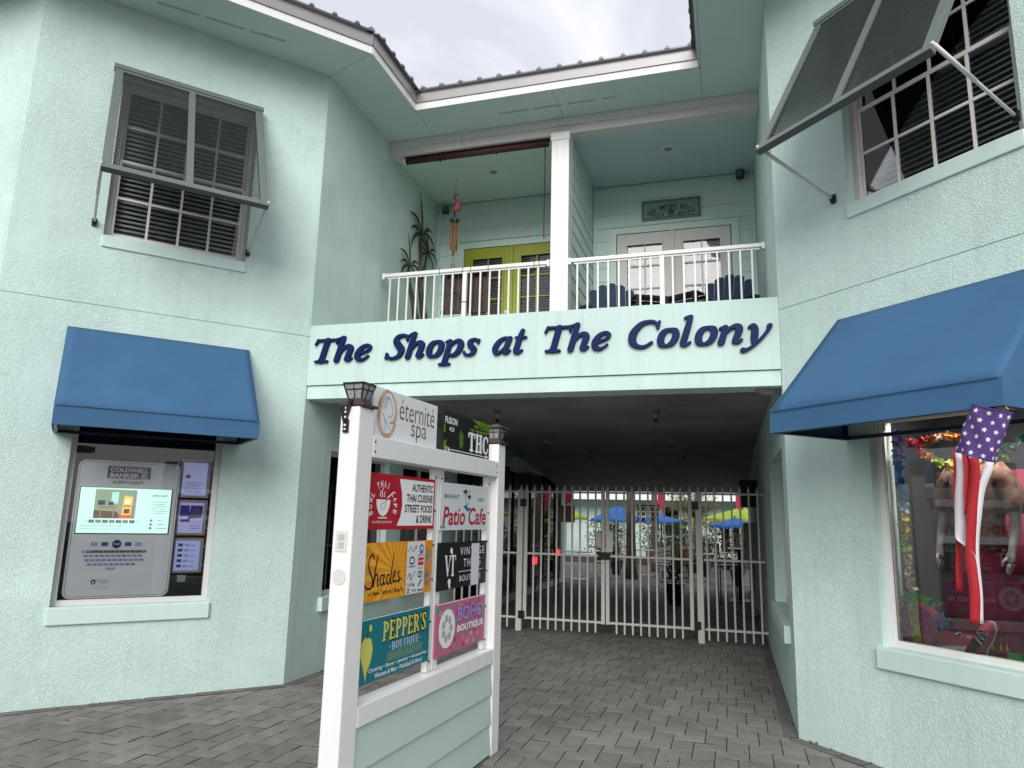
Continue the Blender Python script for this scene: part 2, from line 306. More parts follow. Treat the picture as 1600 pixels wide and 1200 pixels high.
# slab-serif capitals for printed signs (stems thick, hairlines thin)
a_, b_ = .085, .04
CAPS = {
 'P': [[(.16,.04,a_),(.16,.96,a_)],[(.02,.03,.03),(.32,.03,.03)],[(.02,.97,.03),(.3,.97,.03)],[(.18,.95,b_),(.42,.94,.055),(.54,.74,a_),(.42,.52,.055),(.18,.50,b_)]],
 'E': [[(.16,.04,a_),(.16,.96,a_)],[(.02,.03,.03),(.56,.03,.035)],[(.02,.97,.03),(.56,.97,.035)],[(.58,.22,.03),(.58,.03,.03)],[(.56,.97,.03),(.56,.80,.03)],[(.18,.5,.035),(.42,.5,.035)],[(.42,.6,.028),(.42,.4,.028)]],
 'R': [[(.16,.04,a_),(.16,.96,a_)],[(.02,.03,.03),(.3,.03,.03)],[(.02,.97,.03),(.3,.97,.03)],[(.18,.95,b_),(.40,.94,.055),(.52,.75,a_),(.40,.54,.055),(.18,.52,b_)],[(.34,.50,.06),(.50,.24,a_),(.60,.05,.06)],[(.54,.03,.03),(.70,.03,.03)]],
 'S': [[(.50,.72,.03),(.46,.92,.04),(.28,.97,.045),(.12,.84,.075),(.18,.62,.09),(.38,.42,.09),(.46,.20,.08),(.30,.03,.045),(.10,.08,.035),(.04,.28,.03)],[(.51,.96,.025),(.51,.70,.025)],[(.03,.30,.025),(.03,.04,.025)]],
 'B': [[(.16,.04,a_),(.16,.96,a_)],[(.02,.03,.03),(.3,.03,.03)],[(.02,.97,.03),(.3,.97,.03)],[(.18,.95,b_),(.38,.94,.055),(.48,.75,.075),(.38,.55,.05),(.18,.53,b_)],[(.3,.53,.04),(.46,.46,.06),(.55,.28,a_),(.42,.06,.055),(.18,.04,b_)]],
 'O': [[(.34,.97,b_),(.14,.82,.075),(.09,.5,a_),(.14,.18,.075),(.34,.03,b_),(.54,.18,.075),(.59,.5,a_),(.54,.82,.075),(.34,.97,b_)]],
 'U': [[(.14,.95,a_),(.14,.30,a_),(.20,.10,.06),(.34,.03,.045),(.48,.10,.045),(.54,.30,.045),(.54,.95,.045)],[(.0,.97,.03),(.28,.97,.03)],[(.42,.97,.03),(.66,.97,.03)]],
 'T': [[(.32,.04,a_),(.32,.95,a_)],[(.16,.03,.03),(.48,.03,.03)],[(.02,.96,.035),(.62,.96,.035)],[(.02,.96,.03),(.02,.76,.03)],[(.62,.96,.03),(.62,.76,.03)]],
 'I': [[(.15,.04,a_),(.15,.96,a_)],[(.0,.03,.03),(.3,.03,.03)],[(.0,.97,.03),(.3,.97,.03)]],
 'Q': [[(.34,.97,b_),(.14,.82,.075),(.09,.5,a_),(.14,.18,.075),(.34,.03,b_),(.54,.18,.075),(.59,.5,a_),(.54,.82,.075),(.34,.97,b_)],[(.30,.12,.03),(.46,-.06,.05),(.66,-.14,.03)]],
 'H': [[(.15,.04,a_),(.15,.96,a_)],[(.53,.04,a_),(.53,.96,a_)],[(.15,.5,.035),(.53,.5,.035)]]+[[(x,z,.03),(x+.28,z,.03)] for x in (.01,.39) for z in (.03,.97)],
 'C': [[(.54,.70,.04),(.48,.90,.05),(.32,.97,.04),(.14,.82,.075),(.09,.5,a_),(.14,.18,.075),(.34,.03,.04),(.50,.12,.03),(.56,.30,.025)],[(.55,.96,.025),(.55,.68,.025)]],
 'V': [[(.08,.95,.085),(.32,.06,.07)],[(.32,.06,.03),(.56,.95,.03)],[(-.04,.97,.028),(.2,.97,.028)],[(.46,.97,.028),(.66,.97,.028)]],
 "'": [[(.08,.97,.06),(.05,.74,.03)]],
}
_cc = {}
def cap_mesh(ch, grow=0):
    if (ch, grow) not in _cc:
        me = loops_mesh(glyph_loops(CAPS[ch], .03, 0, grow)); _cc[(ch, grow)] = ([(v.co.x, v.co.y) for v in me.vertices], [tuple(p.vertices) for p in me.polygons]); bpy.data.meshes.remove(me)
    return _cc[(ch, grow)]
def caps_into(mb, s, x0, x1, z0, z1, y, grow=0, gap=.12, warp=None):
    xs = []; x = 0
    for ch in s:
        if ch == ' ': xs.append(None); x += .35; continue
        vs, _ = cap_mesh(ch, 0); wd = max(v[0] for v in vs); mn = min(v[0] for v in vs); xs.append(x-mn); x += wd-mn+gap
    tot = x-gap
    for ch, ox in zip(s, xs):
        if ox is None: continue
        vs, fs = cap_mesh(ch, grow); P = []
        for a, b in vs:
            u = (a+ox)/tot; X = x0+u*(x1-x0); Z = z0+b*(z1-z0)
            if warp: X, Z = warp(u, b)
            P.append((X, y, Z))
        mb.add(P, fs)
    return mb
def stroke_into(mb, strokes, x0, z0, s, y, h=.02, shear=0, sz=None):
    me = loops_mesh(glyph_loops(strokes, h, shear)); mb.add([(x0+v.co.x*s, y, z0+v.co.y*(sz or s)) for v in me.vertices], [tuple(p.vertices) for p in me.polygons]); bpy.data.meshes.remove(me); return mb
# ================================================================== PLACE
A_, B_ = R_(48.5), R_(46.5); W_ = 4.5; LEN = 2.61
HB, HT, HC, HS = 2.85, 3.47, 3.352, 6.3
LD = Vector((math.cos(A_), math.sin(A_), 0)); LO = -LD*LEN
RD = Vector((math.cos(B_), -math.sin(B_), 0)); RE = Vector((W_, 0, 0))+RD*LEN
FR = {  # wall frames: local x along the wall (rightwards from outside), local y inwards, z up
 'lf': ((LO.x-5, LO.y, 0), 0), 'lc': ((LO.x, LO.y, 0), A_), 'ls': ((0, 0, 0), R_(90)),
 'rs': ((W_, 12, 0), R_(-90)), 'rc': ((W_, 0, 0), -B_), 'rf': ((RE.x, RE.y, 0), 0)}
# ------------------------------------------------------------------ ground
ground = part('ground', Bx(-60, 60, -60, 60, -.3, -.06), mat('bedding_sand', (.055, .052, .048), .95), kind='structure')
M_PAV = mat('paver_concrete', (.25, .238, .222), .9, var=.22, vscale=9, bump=.6, bscale=240, bdist=.003, rand=.13, spec=.2)
M_PAVB = mat('border_paver', (.185, .175, .163), .9, var=.2, vscale=9, bump=.6, bscale=240, bdist=.0035, rand=.16, spec=.2)
dirt(M_PAV, .9, .78); dirt(M_PAVB, .9, .78); dirt(M_ST, .7, .93); dirt(M_STF, .8, .90); dirt(M_AWN, 1.6, .95); dirt(M_DARKC, 1.2, .8)
M_SAND = mat('joint_sand', (.035, .033, .03), .95, var=.4, vscale=20)
pav = part('pavement', Bx(-14, 20, -9, 30, -.06, -.008), M_SAND, kind='structure')
def clip(poly, p, n):     # keep the side where (q-p).n <= 0
    out = []
    for i in range(len(poly)):
        a, b = poly[i], poly[(i+1) % len(poly)]; da = (a[0]-p[0])*n[0]+(a[1]-p[1])*n[1]; db = (b[0]-p[0])*n[0]+(b[1]-p[1])*n[1]
        if da <= 0: out.append(a)
        if (da < 0 < db) or (db < 0 < da):
            t = da/(da-db); out.append((a[0]+(b[0]-a[0])*t, a[1]+(b[1]-a[1])*t))
    return out
def area(p): return abs(sum(p[i][0]*p[(i+1) % len(p)][1]-p[(i+1) % len(p)][0]*p[i][1] for i in range(len(p))))/2
def paver_into(mb, poly, z=0., g=.0036, ch=.003, tilt=(0, 0)):
    cx = sum(p[0] for p in poly)/len(poly); cy_ = sum(p[1] for p in poly)/len(poly)
    def inset(d):
        r = []
        for x, y in poly:
            dx, dy = x-cx, y-cy_; L_ = math.hypot(dx, dy)+1e-9; k = max(0, 1-d*1.35/L_); r.append((cx+dx*k, cy_+dy*k))
        return r
    a, b = inset(g), inset(g+ch); n = len(poly); zz = lambda p: z+tilt[0]*(p[0]-cx)+tilt[1]*(p[1]-cy_)
    vs = [(x, y, -.05) for x, y in a]+[(x, y, zz((x, y))-.0018) for x, y in a]+[(x, y, zz((x, y))) for x, y in b]
    fs = [(i, (i+1) % n, n+(i+1) % n, n+i) for i in range(n)]+[(n+i, n+(i+1) % n, 2*n+(i+1) % n, 2*n+i) for i in range(n)]+[tuple(range(2*n, 3*n))]
    mb.m = 1; mb.add(vs, fs[:n]); k = len(mb.v)-len(vs); mb.m = 0
    for f in fs[n:]: mb.f.append(tuple(k+i for i in f)); mb.mi.append(0)
    return mb
def to_px(p):
    d = Vector(p)-CAMP; z = d.dot(fw)
    return None if z < .1 else (800+1110.8*d.dot(rt)/z, 600-1110.8*d.dot(up)/z, z)
u_ = .0765; items = []
def wall_y(x):           # pavement's back limit in plan
    if x < LO.x: return LO.y
    if x < 0: return x*math.tan(A_)
    if x <= W_: return 30
    if x <= RE.x: return -(x-W_)*math.tan(B_)
    return RE.y
LN = Vector((math.sin(A_), -math.cos(A_))); RN = Vector((-math.sin(B_), -math.cos(B_)))
BW = .105                 # width of the border course
for j in range(-110, 310):
    for i in range(-260, 260):
        for (w, h, a, b) in ((3, 2, 0, 0), (2, 3, 3, 0)):
            # lattice (12,0),(5,1)
            x0 = (5*j+12*i+a)*u_; y0 = (j+b)*u_
            if not (-4.2 < x0 < 8.2): continue
            if y0 > 20 or y0 < -6.2: continue
            poly = [(x0, y0), (x0+w*u_, y0), (x0+w*u_, y0+h*u_), (x0, y0+h*u_)]
            cx, cy2 = x0+w*u_/2, y0+h*u_/2
            def hid(x, y): return y > .02 and not (BW-.03 < x < W_-BW+.03) and y < 12 or y > wall_y(x)-(BW-.03)/math.cos(A_) and (x < 0 or x > W_) and y < 12
            if all(hid(*q) for q in poly): continue
            if not poly or area(poly) < .002: continue
            items.append((poly, 0))
# border course of pavers along the walls
def course(p0, d, n, L_, w=BW, step=.205):
    k = 0
    while k*step < L_:
        a, b = k*step, min((k+1)*step, L_); q = [(p0[0]+d[0]*s+n[0]*o, p0[1]+d[1]*s+n[1]*o) for s, o in ((a, 0), (b, 0), (b, w), (a, w))]
        items.append((q, 1)); k += 1
course((LO.x, LO.y), (LD.x, LD.y), (LN.x, LN.y), LEN)
course((W_, 0), (RD.x, RD.y), (RN.x, RN.y), LEN)
course((0, 0), (0, 1), (1, 0), 12)
course((W_, 0), (0, 1), (-1, 0), 12)
def score(it):
    p = it[0]; c = (sum(q[0] for q in p)/len(p), sum(q[1] for q in p)/len(p), 0); s = to_px(c)
    if not s or not (-30 < s[0] < 1630 and 0 < s[1] < 1225): return -1
    if 500 < s[0] < 785 and s[1] > 1230-(s[0]-500)*.4: return -1
    return area(p)/s[2]**3
items.sort(key=score, reverse=True)
rest = MB(); restb = MB(); nb = 0
for k, (p, bd) in enumerate(items):
    tl = (rnd.gauss(0, .008), rnd.gauss(0, .008)); dz = rnd.uniform(-.0025, .0010)+(.0055 if bd else 0)
    if nb < 296 and score((p, bd)) > 0:
        mb = MB(); cx = sum(q[0] for q in p)/len(p); cy2 = sum(q[1] for q in p)/len(p)
        key = (bd, tuple((round(q[0]-cx, 3), round(q[1]-cy2, 3)) for q in p))
        me = _tc.get(key)
        if not me:
            paver_into(mb, [(q[0]-cx, q[1]-cy2) for q in p]); me = _tc[key] = mb.mesh('paving_stone', [M_PAVB if bd else M_PAV, M_SAND])
        o = link('paving_stone', me, pav, (cx, cy2, dz)); o.rotation_euler = (tl[1], -tl[0], rnd.gauss(0, .004)); nb += 1
    else: paver_into(restb if bd else rest, p, dz, tilt=tl)
part('farther_paving', rest, [M_PAV, M_SAND], pav, kind='stuff'); part('farther_border_paving', restb, [M_PAVB, M_SAND], pav, kind='stuff')
# street behind the viewer (only ever seen mirrored in the glass)
part('street', Bx(-60, 60, -22, -9.2, -.06, -.04), mat('asphalt', (.05, .05, .05), .9, var=.3, vscale=8), kind='structure')
part('kerb', Bx(-60, 60, -9.2, -9, -.06, .02), mat('kerb_concrete', (.35, .34, .32), .9), kind='structure')

# ------------------------------------------------------------------ building
bld = thing('shop_building', 'mint green stucco two-storey shopping building with a balcony over its gated passage', 'building')
def wall(name, fr, length, z0, z1, th, openings=(), m=M_ST, slot=None, **kw):
    """wall slab with rectangular openings (x0,x1,z0,z1); a slot is a thin horizontal control joint"""
    xs = sorted({0, length, *[o[0] for o in openings], *[o[1] for o in openings]}); ops = list(openings)
    zs = {z0, z1, *[o[2] for o in openings], *[o[3] for o in openings]}
    mb = MB()
    if slot: zs |= {slot, slot+.007}
    zs = sorted(zs)
    def openc(x, z): return any(o[0] < x < o[1] and o[2] < z < o[3] for o in ops)
    def isslot(z): return slot and slot < z < slot+.007
    # merge vertical runs per column
    V = {}
    def vid(x, y, z):
        k = (round(x, 5), round(y, 5), round(z, 5))
        if k not in V: V[k] = len(mb.v); mb.v.append(k)
        return V[k]
    def q(*p): mb.f.append(tuple(vid(*a) for a in p)); mb.mi.append(0)
    nx, nz = len(xs)-1, len(zs)-1
    solid = [[not openc((xs[i]+xs[i+1])/2, (zs[k]+zs[k+1])/2) for k in range(nz)] for i in range(nx)]
    for i in range(nx):
        for k in range(nz):
            if not solid[i][k]: continue
            a, b, c, d = xs[i], xs[i+1], zs[k], zs[k+1]; y0 = .008 if isslot((c+d)/2) else 0
            q((a, y0, c), (b, y0, c), (b, y0, d), (a, y0, d)); q((b, th, c), (a, th, c), (a, th, d), (b, th, d))
            if y0: q((a, 0, c), (b, 0, c), (b, y0, c), (a, y0, c)); q((a, y0, d), (b, y0, d), (b, 0, d), (a, 0, d))
            if i == 0 or not solid[i-1][k]: q((a, th, c), (a, 0, c), (a, 0, d), (a, th, d))
            if i == nx-1 or not solid[i+1][k]: q((b, 0, c), (b, th, c), (b, th, d), (b, 0, d))
            if k == 0 or not solid[i][k-1]: q((a, th, c), (b, th, c), (b, 0, c), (a, 0, c))
            if k == nz-1 or not solid[i][k+1]: q((a, 0, d), (b, 0, d), (b, th, d), (a, th, d))
    return part(name, mb, m, bld, FR[fr][0], FR[fr][1], **kw)
SUx = (LEN-1.92, LEN-.69)                                     # left chamfer upper window (from far end)
UL = (LEN-1.92, LEN-.69, 4.01, 5.60); LLw = (LEN-1.945, LEN-.735, .78, 2.36)
UR = (.72, 1.97, 4.01, 5.60); LR = (.76, 2.02, .78, 2.36)
wall('wall', 'lf', 5, 0, HS, .25, slot=HC)
wall('wall', 'lc', LEN, 0, HS, .25, [UL, LLw], slot=HC)
PW = (.56, 1.95, .74, 2.24)
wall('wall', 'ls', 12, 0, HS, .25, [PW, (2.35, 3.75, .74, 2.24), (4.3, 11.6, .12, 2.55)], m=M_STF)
wall('wall', 'rs', 12, 0, HS, .25, [(12-2.33, 12-.42, .76, 2.24)], m=M_STF)
wall('wall', 'rc', LEN, 0, HS, .25, [UR, LR], slot=HC)
wall('wall', 'rf', 5, 0, HS, .25, slot=HC)
# sign band over the passage, its underside and the balcony floor
part('sign_band', Bx(.002, W_-.002, .0, .16, HB, HT), stucco('band_stucco', (.56, .72, .675), .25, 30, .004, .10, .05), bld)
part('band_joint', Bx(2.435, 2.441, -.0015, .01, HB, HT-.004), M_SOFF, bld)
part('passage_beam', Bx(.002, W_-.002, .022, .30, 2.712, HB-.005), M_STF, bld, bevel=.004); part('beam_core', Bx(.002, W_-.002, .165, .30, HB-.003, 3.2), M_STF, bld)
mb = MB()
x0, x1 = .002, W_-.002
mb.add([(x0,.302,HB+.004),(x1,.302,HB+.004),(x1,7.2,HB+.004),(x0,7.2,HB+.004),(x1,12,2.27),(x0,12,2.27),(x0,.302,3.2),(x1,.302,3.2),(x1,12,3.2),(x0,12,3.2)],
       [(0,1,2,3),(3,2,4,5),(5,4,8,9),(0,6,7,1),(6,9,8,7)])
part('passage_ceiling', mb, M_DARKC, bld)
part('balcony_floor', Bx(.002, W_-.002, .17, 3.4, 3.202, 3.43), mat('floor_grey', (.4, .4, .38), .8), bld)
# soffit boards, each a flat painted panel with a thin seam between
EV = .63
def off_pt(side):        # eave corner beyond the chamfer's inner corner
    if side == 'l':
        P = Vector((LN.x*EV, LN.y*EV)); t = (EV-P.x)/LD.x; return (EV, P.y+t*LD.y)
    P = Vector((W_+RN.x*EV, RN.y*EV)); t = (W_-EV+.03-P.x)/RD.x; return (W_-EV+.03, P.y+t*RD.y)
el_, er_ = off_pt('l'), off_pt('r'); XR = W_-EV+.03; YE = .85
PLc = (LO.x+LN.x*EV-LD.x*.0, LO.y+LN.y*EV); # far left end of the chamfer eave
yl = LO.y-EV; tl_ = (yl-PLc[1])/LD.y; cl = (PLc[0]+LD.x*tl_, yl)
PRc = (RE.x+RN.x*EV, RE.y+RN.y*EV); yr = RE.y-EV; tr_ = (yr-PRc[1])/RD.y; cr_ = (PRc[0]+RD.x*tr_, yr)
def shrink(poly, d=.002):
    cx = sum(p[0] for p in poly)/len(poly); cy2 = sum(p[1] for p in poly)/len(poly)
    return [(x-(x-cx)*d/ max(.3, math.hypot(x-cx, y-cy2)), y-(y-cy2)*d/max(.3, math.hypot(x-cx, y-cy2))) for x, y in poly]
BYF = 1.46
panels = [[(LO.x-5, LO.y), (LO.x-5, yl), cl, (LO.x, LO.y)], [(LO.x, LO.y), cl, el_, (0, 0)], [(0, 0), el_, (EV, YE), (EV, BYF), (0, BYF)],
          [(EV, YE), (2.3, YE), (2.3, BYF), (EV, BYF)], [(2.3, YE), (XR, YE), (XR, BYF), (2.3, BYF)],
          [(XR, YE), er_, (W_, 0), (W_, BYF), (XR, BYF)], [er_, cr_, (RE.x, RE.y), (W_, 0)], [cr_, (RE.x+5, yr), (RE.x+5, RE.y), (RE.x, RE.y)]]
for p in panels: part('soffit_panel', MB().prism(shrink(p, .003), HS, HS+.02), M_SOFF, bld)
part('soffit_backing', MB().prism([(LO.x-5, LO.y), (LO.x-5, yl), cl, el_, (EV, YE), (XR, YE), er_, cr_, (RE.x+5, yr), (RE.x+5, RE.y), (RE.x+5, 6), (LO.x-5, 6)], HS+.022, HS+.06), M_BLACK, bld)
# soffit vents: perforated strips
def vent(a, b):
    a, b = Vector((*a, HS-.001)), Vector((*b, HS-.001)); d = (b-a); L_ = d.length; d.normalize(); nn = Vector((-d.y, d.x, 0))
    mb = MB(); mb.obox((a+b)/2+Vector((0, 0, .0)), d*L_/2, nn*.022, Vector((0, 0, .0015)))
    v = part('soffit_vent', mb, M_SOFF, bld); h = MB(); k = .02
    while k < L_-.02:
        for r in (-.009, .009): h.obox(a+d*k+nn*r-Vector((0, 0, .0018)), d*.006, nn*.0045, Vector((0, 0, .0006)))
        k += .021
    part('vent_hole', h, M_BLACK, v, kind='stuff')
for a, b in ((1.57, 1.95), (1.99, 2.36), (2.40, 2.75), (2.80, 3.0)): vent((a, 1.168), (b, 1.168))
for a, b in ((-.98, -.70), (-.68, -.40), (-.38, -.12)):
    f = lambda x: -1.458+(x+.98)*(.833/.868)
    vent((a, f(a)), (b, f(b)))
# fascia boards, gutter trim and ribbed metal roof along each eave
eave = [(LO.x-5, yl), cl, el_, (EV, YE), (XR, YE), er_, cr_, (RE.x+5, yr)]
for k in range(len(eave)-1):
    a, b = Vector(eave[k]), Vector(eave[k+1]); d = (b-a); L_ = d.length; d.normalize(); nn = Vector((d.y, -d.x))   # outward
    O = (a.x, a.y, 0); rz = math.atan2(d.y, d.x)
    part('fascia_board', Bx(.0, L_, -.02, .0, HS-.012, HS+.075), M_WHITE if k not in (4, 5) else M_SOFF, bld, O, rz)
    part('roof_trim', MB().pris2([(0, HS+.075), (L_, HS+.075), (L_, HS+.20), (0, HS+.20)], -.035, -.002), M_GUT, bld, O, rz)
    # roof sheet with ribs, rising inwards
    mb = MB(); sl = math.tan(R_(20)); dep = .9
    mb.add([(0, -.075, HS+.205), (L_, -.075, HS+.205), (L_, dep, HS+.205+sl*dep), (0, dep, HS+.205+sl*dep), (0, -.075, HS+.222), (L_, -.075, HS+.222), (L_, dep, HS+.222+sl*dep), (0, dep, HS+.222+sl*dep)],
           [(0, 3, 2, 1), (4, 5, 6, 7), (0, 1, 5, 4), (1, 2, 6, 5), (2, 3, 7, 6), (3, 0, 4, 7)])
    rs = part('roof_sheet', mb, M_ROOF, bld, O, rz)
    x = .12; rib = MB().pris2([(-.028, 0), (-.016, .03), (.016, .03), (.028, 0)], 0, .9); rib.v = [(x_, y_-.083, z_+HS+.218+sl*y_) for x_, y_, z_ in rib.v]; rme = rib.mesh('roof_rib', M_ROOF)
    while x < L_-.05: link('roof_rib', rme, rs, (x, 0, 0)); x += .235
# hip cap visible over the left eave corner
mb = MB(); mb.tube([(el_[0]-.0, el_[1]-.03, HS+.245), (el_[0]-.75, el_[1]+.42, HS+.56)], .045, 6); part('roof_hip_cap', mb, M_GUT, bld)
# --- balcony: beam, pillar, ceiling, divider, siding
b_ = Bx(.002, W_-.002, BYF+.002, BYF+.16, 6.10, HS-.001); b_.box(.002, W_-.002, BYF-.02, BYF, 6.20, HS-.002); part('balcony_beam', b_, M_TRIM, bld, bevel=.004)
part('balcony_ceiling', Bx(.002, 2.24, BYF+.165, 3.12, 6.17, 6.28), M_SOFF, bld)
part('balcony_ceiling', Bx(2.30, W_-.002, BYF+.165, 3.12, 6.17, 6.28), M_BLUEC, bld)
pl = Bx(2.165, 2.375, 1.41, 1.62, 3.432, 6.098); pl.box(2.155, 2.385, 1.40, 1.63, 6.0, 6.098); pl.box(2.235, 2.305, 1.402, 1.409, 3.5, 5.98)
part('balcony_pillar', pl, M_WHITE, bld, bevel=.004)
part('divider_wall', Bx(2.22, 2.335, 1.622, 3.1, 3.432, 6.168), M_SIDE, bld)
back = part('back_wall', Bx(.002, W_-.002, 3.13, 3.3, 3.432, 6.168), M_SIDE, bld)
DR = [(.45, 1.92, 5.43, .35, 2.02), (2.68, 4.19, 5.44, 2.585, 4.285)]   # door x0,x1,top, trim x0,x1
def plank_row(par, x0, x1, y, z0, z1):
    mb = MB(); mb.add([(x0,y-.018,z0),(x1,y-.018,z0),(x1,y-.006,z1),(x0,y-.006,z1),(x0,y,z0),(x1,y,z0),(x1,y,z1),(x0,y,z1)],
                      [(0,1,2,3),(4,7,6,5),(0,4,5,1),(3,2,6,7),(0,3,7,4),(1,5,6,2)]); part('siding_plank', mb, M_SIDE, par)
z = 3.44
while z < 6.16:
    z1 = min(z+.192, 6.165)
    for (a, b, dt) in ((.05, 2.2, 0), (2.40, 4.45, 1)):
        tx0, tx1, top = DR[dt][3], DR[dt][4], DR[dt][2]+.09
        if z < top-.02: plank_row(back, a, tx0, 3.13, z, z1); plank_row(back, tx1, b, 3.13, z, z1)
        else: plank_row(back, a, b, 3.13, z, z1)
    z += .192
div = part('divider_siding', Bx(2.336, 2.342, 1.64, 3.1, 3.432, 6.168), M_SIDE, bld, (0, 0, 0))
z = 3.44
while z < 6.16:
    z1 = min(z+.192, 6.165); mb = MB()
    mb.add([(2.362,1.64,z),(2.362,3.08,z),(2.350,3.08,z1),(2.350,1.64,z1),(2.343,1.64,z),(2.343,3.08,z),(2.343,3.08,z1),(2.343,1.64,z1)], [(0,1,2,3),(4,7,6,5),(0,4,5,1),(3,2,6,7),(0,3,7,4),(1,5,6,2)])
    part('siding_plank', mb, M_SIDE, div); z += .192
for a, b in ((.004, .05), (2.364, 2.40), (4.45, 4.496), (2.15, 2.218)): part('corner_trim', Bx(a, b, 3.09, 3.128, 3.432, 6.168), M_SIDE, bld)

# --- french doors
def french(x0, x1, top, tx0, tx1, m, label):
    d = link('balcony_door', None, bld, (0, 0, 0)); d['label'] = label
    t = Bx(tx0, x0, 3.085, 3.13, 3.432, top+.09); t.box(x1, tx1, 3.085, 3.13, 3.432, top+.09); t.box(x0, x1, 3.085, 3.13, top, top+.09); part('door_trim', t, M_SIDE, d)
    xm = (x0+x1)/2; st = .115; part('door_astragal', Bx(xm-.022, xm+.022, 3.065, 3.088, 3.44, top-.004), m, d, bevel=.003)
    for a, b in ((x0+.01, xm-.003), (xm+.003, x1-.01)):
        f = Bx(a, a+st, 3.09, 3.13, 3.44, top-.01); f.box(b-st, b, 3.09, 3.13, 3.44, top-.01); f.box(a+st, b-st, 3.09, 3.13, top-.155, top-.01); f.box(a+st, b-st, 3.09, 3.13, 3.44, 3.70)
        part('door_leaf', f, m, d, bevel=.003)
        g0, g1, gz0, gz1 = a+st, b-st, 3.70, top-.155
        bd = Bx(g0, g0+.022, 3.076, 3.0895, gz0, gz1); bd.box(g1-.022, g1, 3.076, 3.0895, gz0, gz1); bd.box(g0+.022, g1-.022, 3.076, 3.0895, gz1-.022, gz1); bd.box(g0+.022, g1-.022, 3.076, 3.0895, gz0, gz0+.022)
        part('glazing_bead', bd, m, d)
        mu = Bx((g0+g1)/2-.009, (g0+g1)/2+.009, 3.10, 3.112, gz0, gz1)
        for k in range(1, 5): zz = gz0+(gz1-gz0)*k/5; mu.box(g0, g1, 3.099, 3.113, zz-.009, zz+.009)
        part('muntin', mu, m, d)
        part('door_glass', Bx(g0, g1, 3.116, 3.119, gz0, gz1), M_GLASS, d)
        bl = MB(); zz = gz0+.02
        while zz < gz1: bl.obox(((g0+g1)/2, 3.14, zz), ((g1-g0)/2-.004, 0, 0), (0, *((.013, -.003) if m is M_LIME else (.005, .0175))), (0, 0, .0014)); zz += .036
        part('door_blind', bl, M_BLINDL, d, kind='stuff')
        bk = Bx(g0-.02, g1+.02, 3.165, 3.17, gz0, gz1); part('door_backing', bk, M_BLACK, d)
    kx = xm-.055; kb = MB().lathe([(.028, 0), (.03, .01), (.012, .02), (.012, .045), (.027, .055), (.027, .075), (.01, .085)], n=14); kb.v = [(x, -zz, y) for x, y, zz in kb.v]
    part('door_knob', kb, M_WHITE, d, (kx+.11 if m is not M_LIME else kx, 3.088, 4.41), smooth=True)
M_LIME = mat('lime_door_paint', (.33, .36, .02), .45, var=.08); M_DOORW = mat('cream_door_paint', (.62, .60, .56), .45, var=.05); M_BLINDL = mat('door_blind_white', (.40, .40, .39), .5)
french(*DR[0], M_LIME, 'lime green double door'); french(*DR[1], M_DOORW, 'off-white double door')
# back wall must be open behind the glass: rebuild it as strips
mb = MB()
for a, b, c, d in ((.002, .45, 3.432, 6.168), (1.92, 2.68, 3.432, 6.168), (4.19, W_-.002, 3.432, 6.168), (.45, 1.92, 5.43, 6.168), (2.68, 4.19, 5.44, 6.168)): mb.box(a, b, 3.13, 3.3, c, d)
back.data = mb.mesh('back_wall', M_SIDE)
part('dark_backing', Bx(.1, 4.4, 3.31, 3.33, 3.4, 6.1), M_BLACK, bld)
# ceiling can lights
for x, y, z in ((1.137, 2.3, 6.17), (3.457, 2.26, 6.17)):
    l = part('recessed_light', MB().lathe([(.085, 0), (.085, -.006), (.062, -.008), (.055, .0)], (0, 0, 0), 24), M_WHITE, bld, (x, y, z), smooth=False)
    part('light_baffle', MB().lathe([(.054, -.001), (.05, -.004)], (0, 0, 0), 20), mat('grey_baffle', (.25, .26, .25), .4), l, (0, 0, 0))
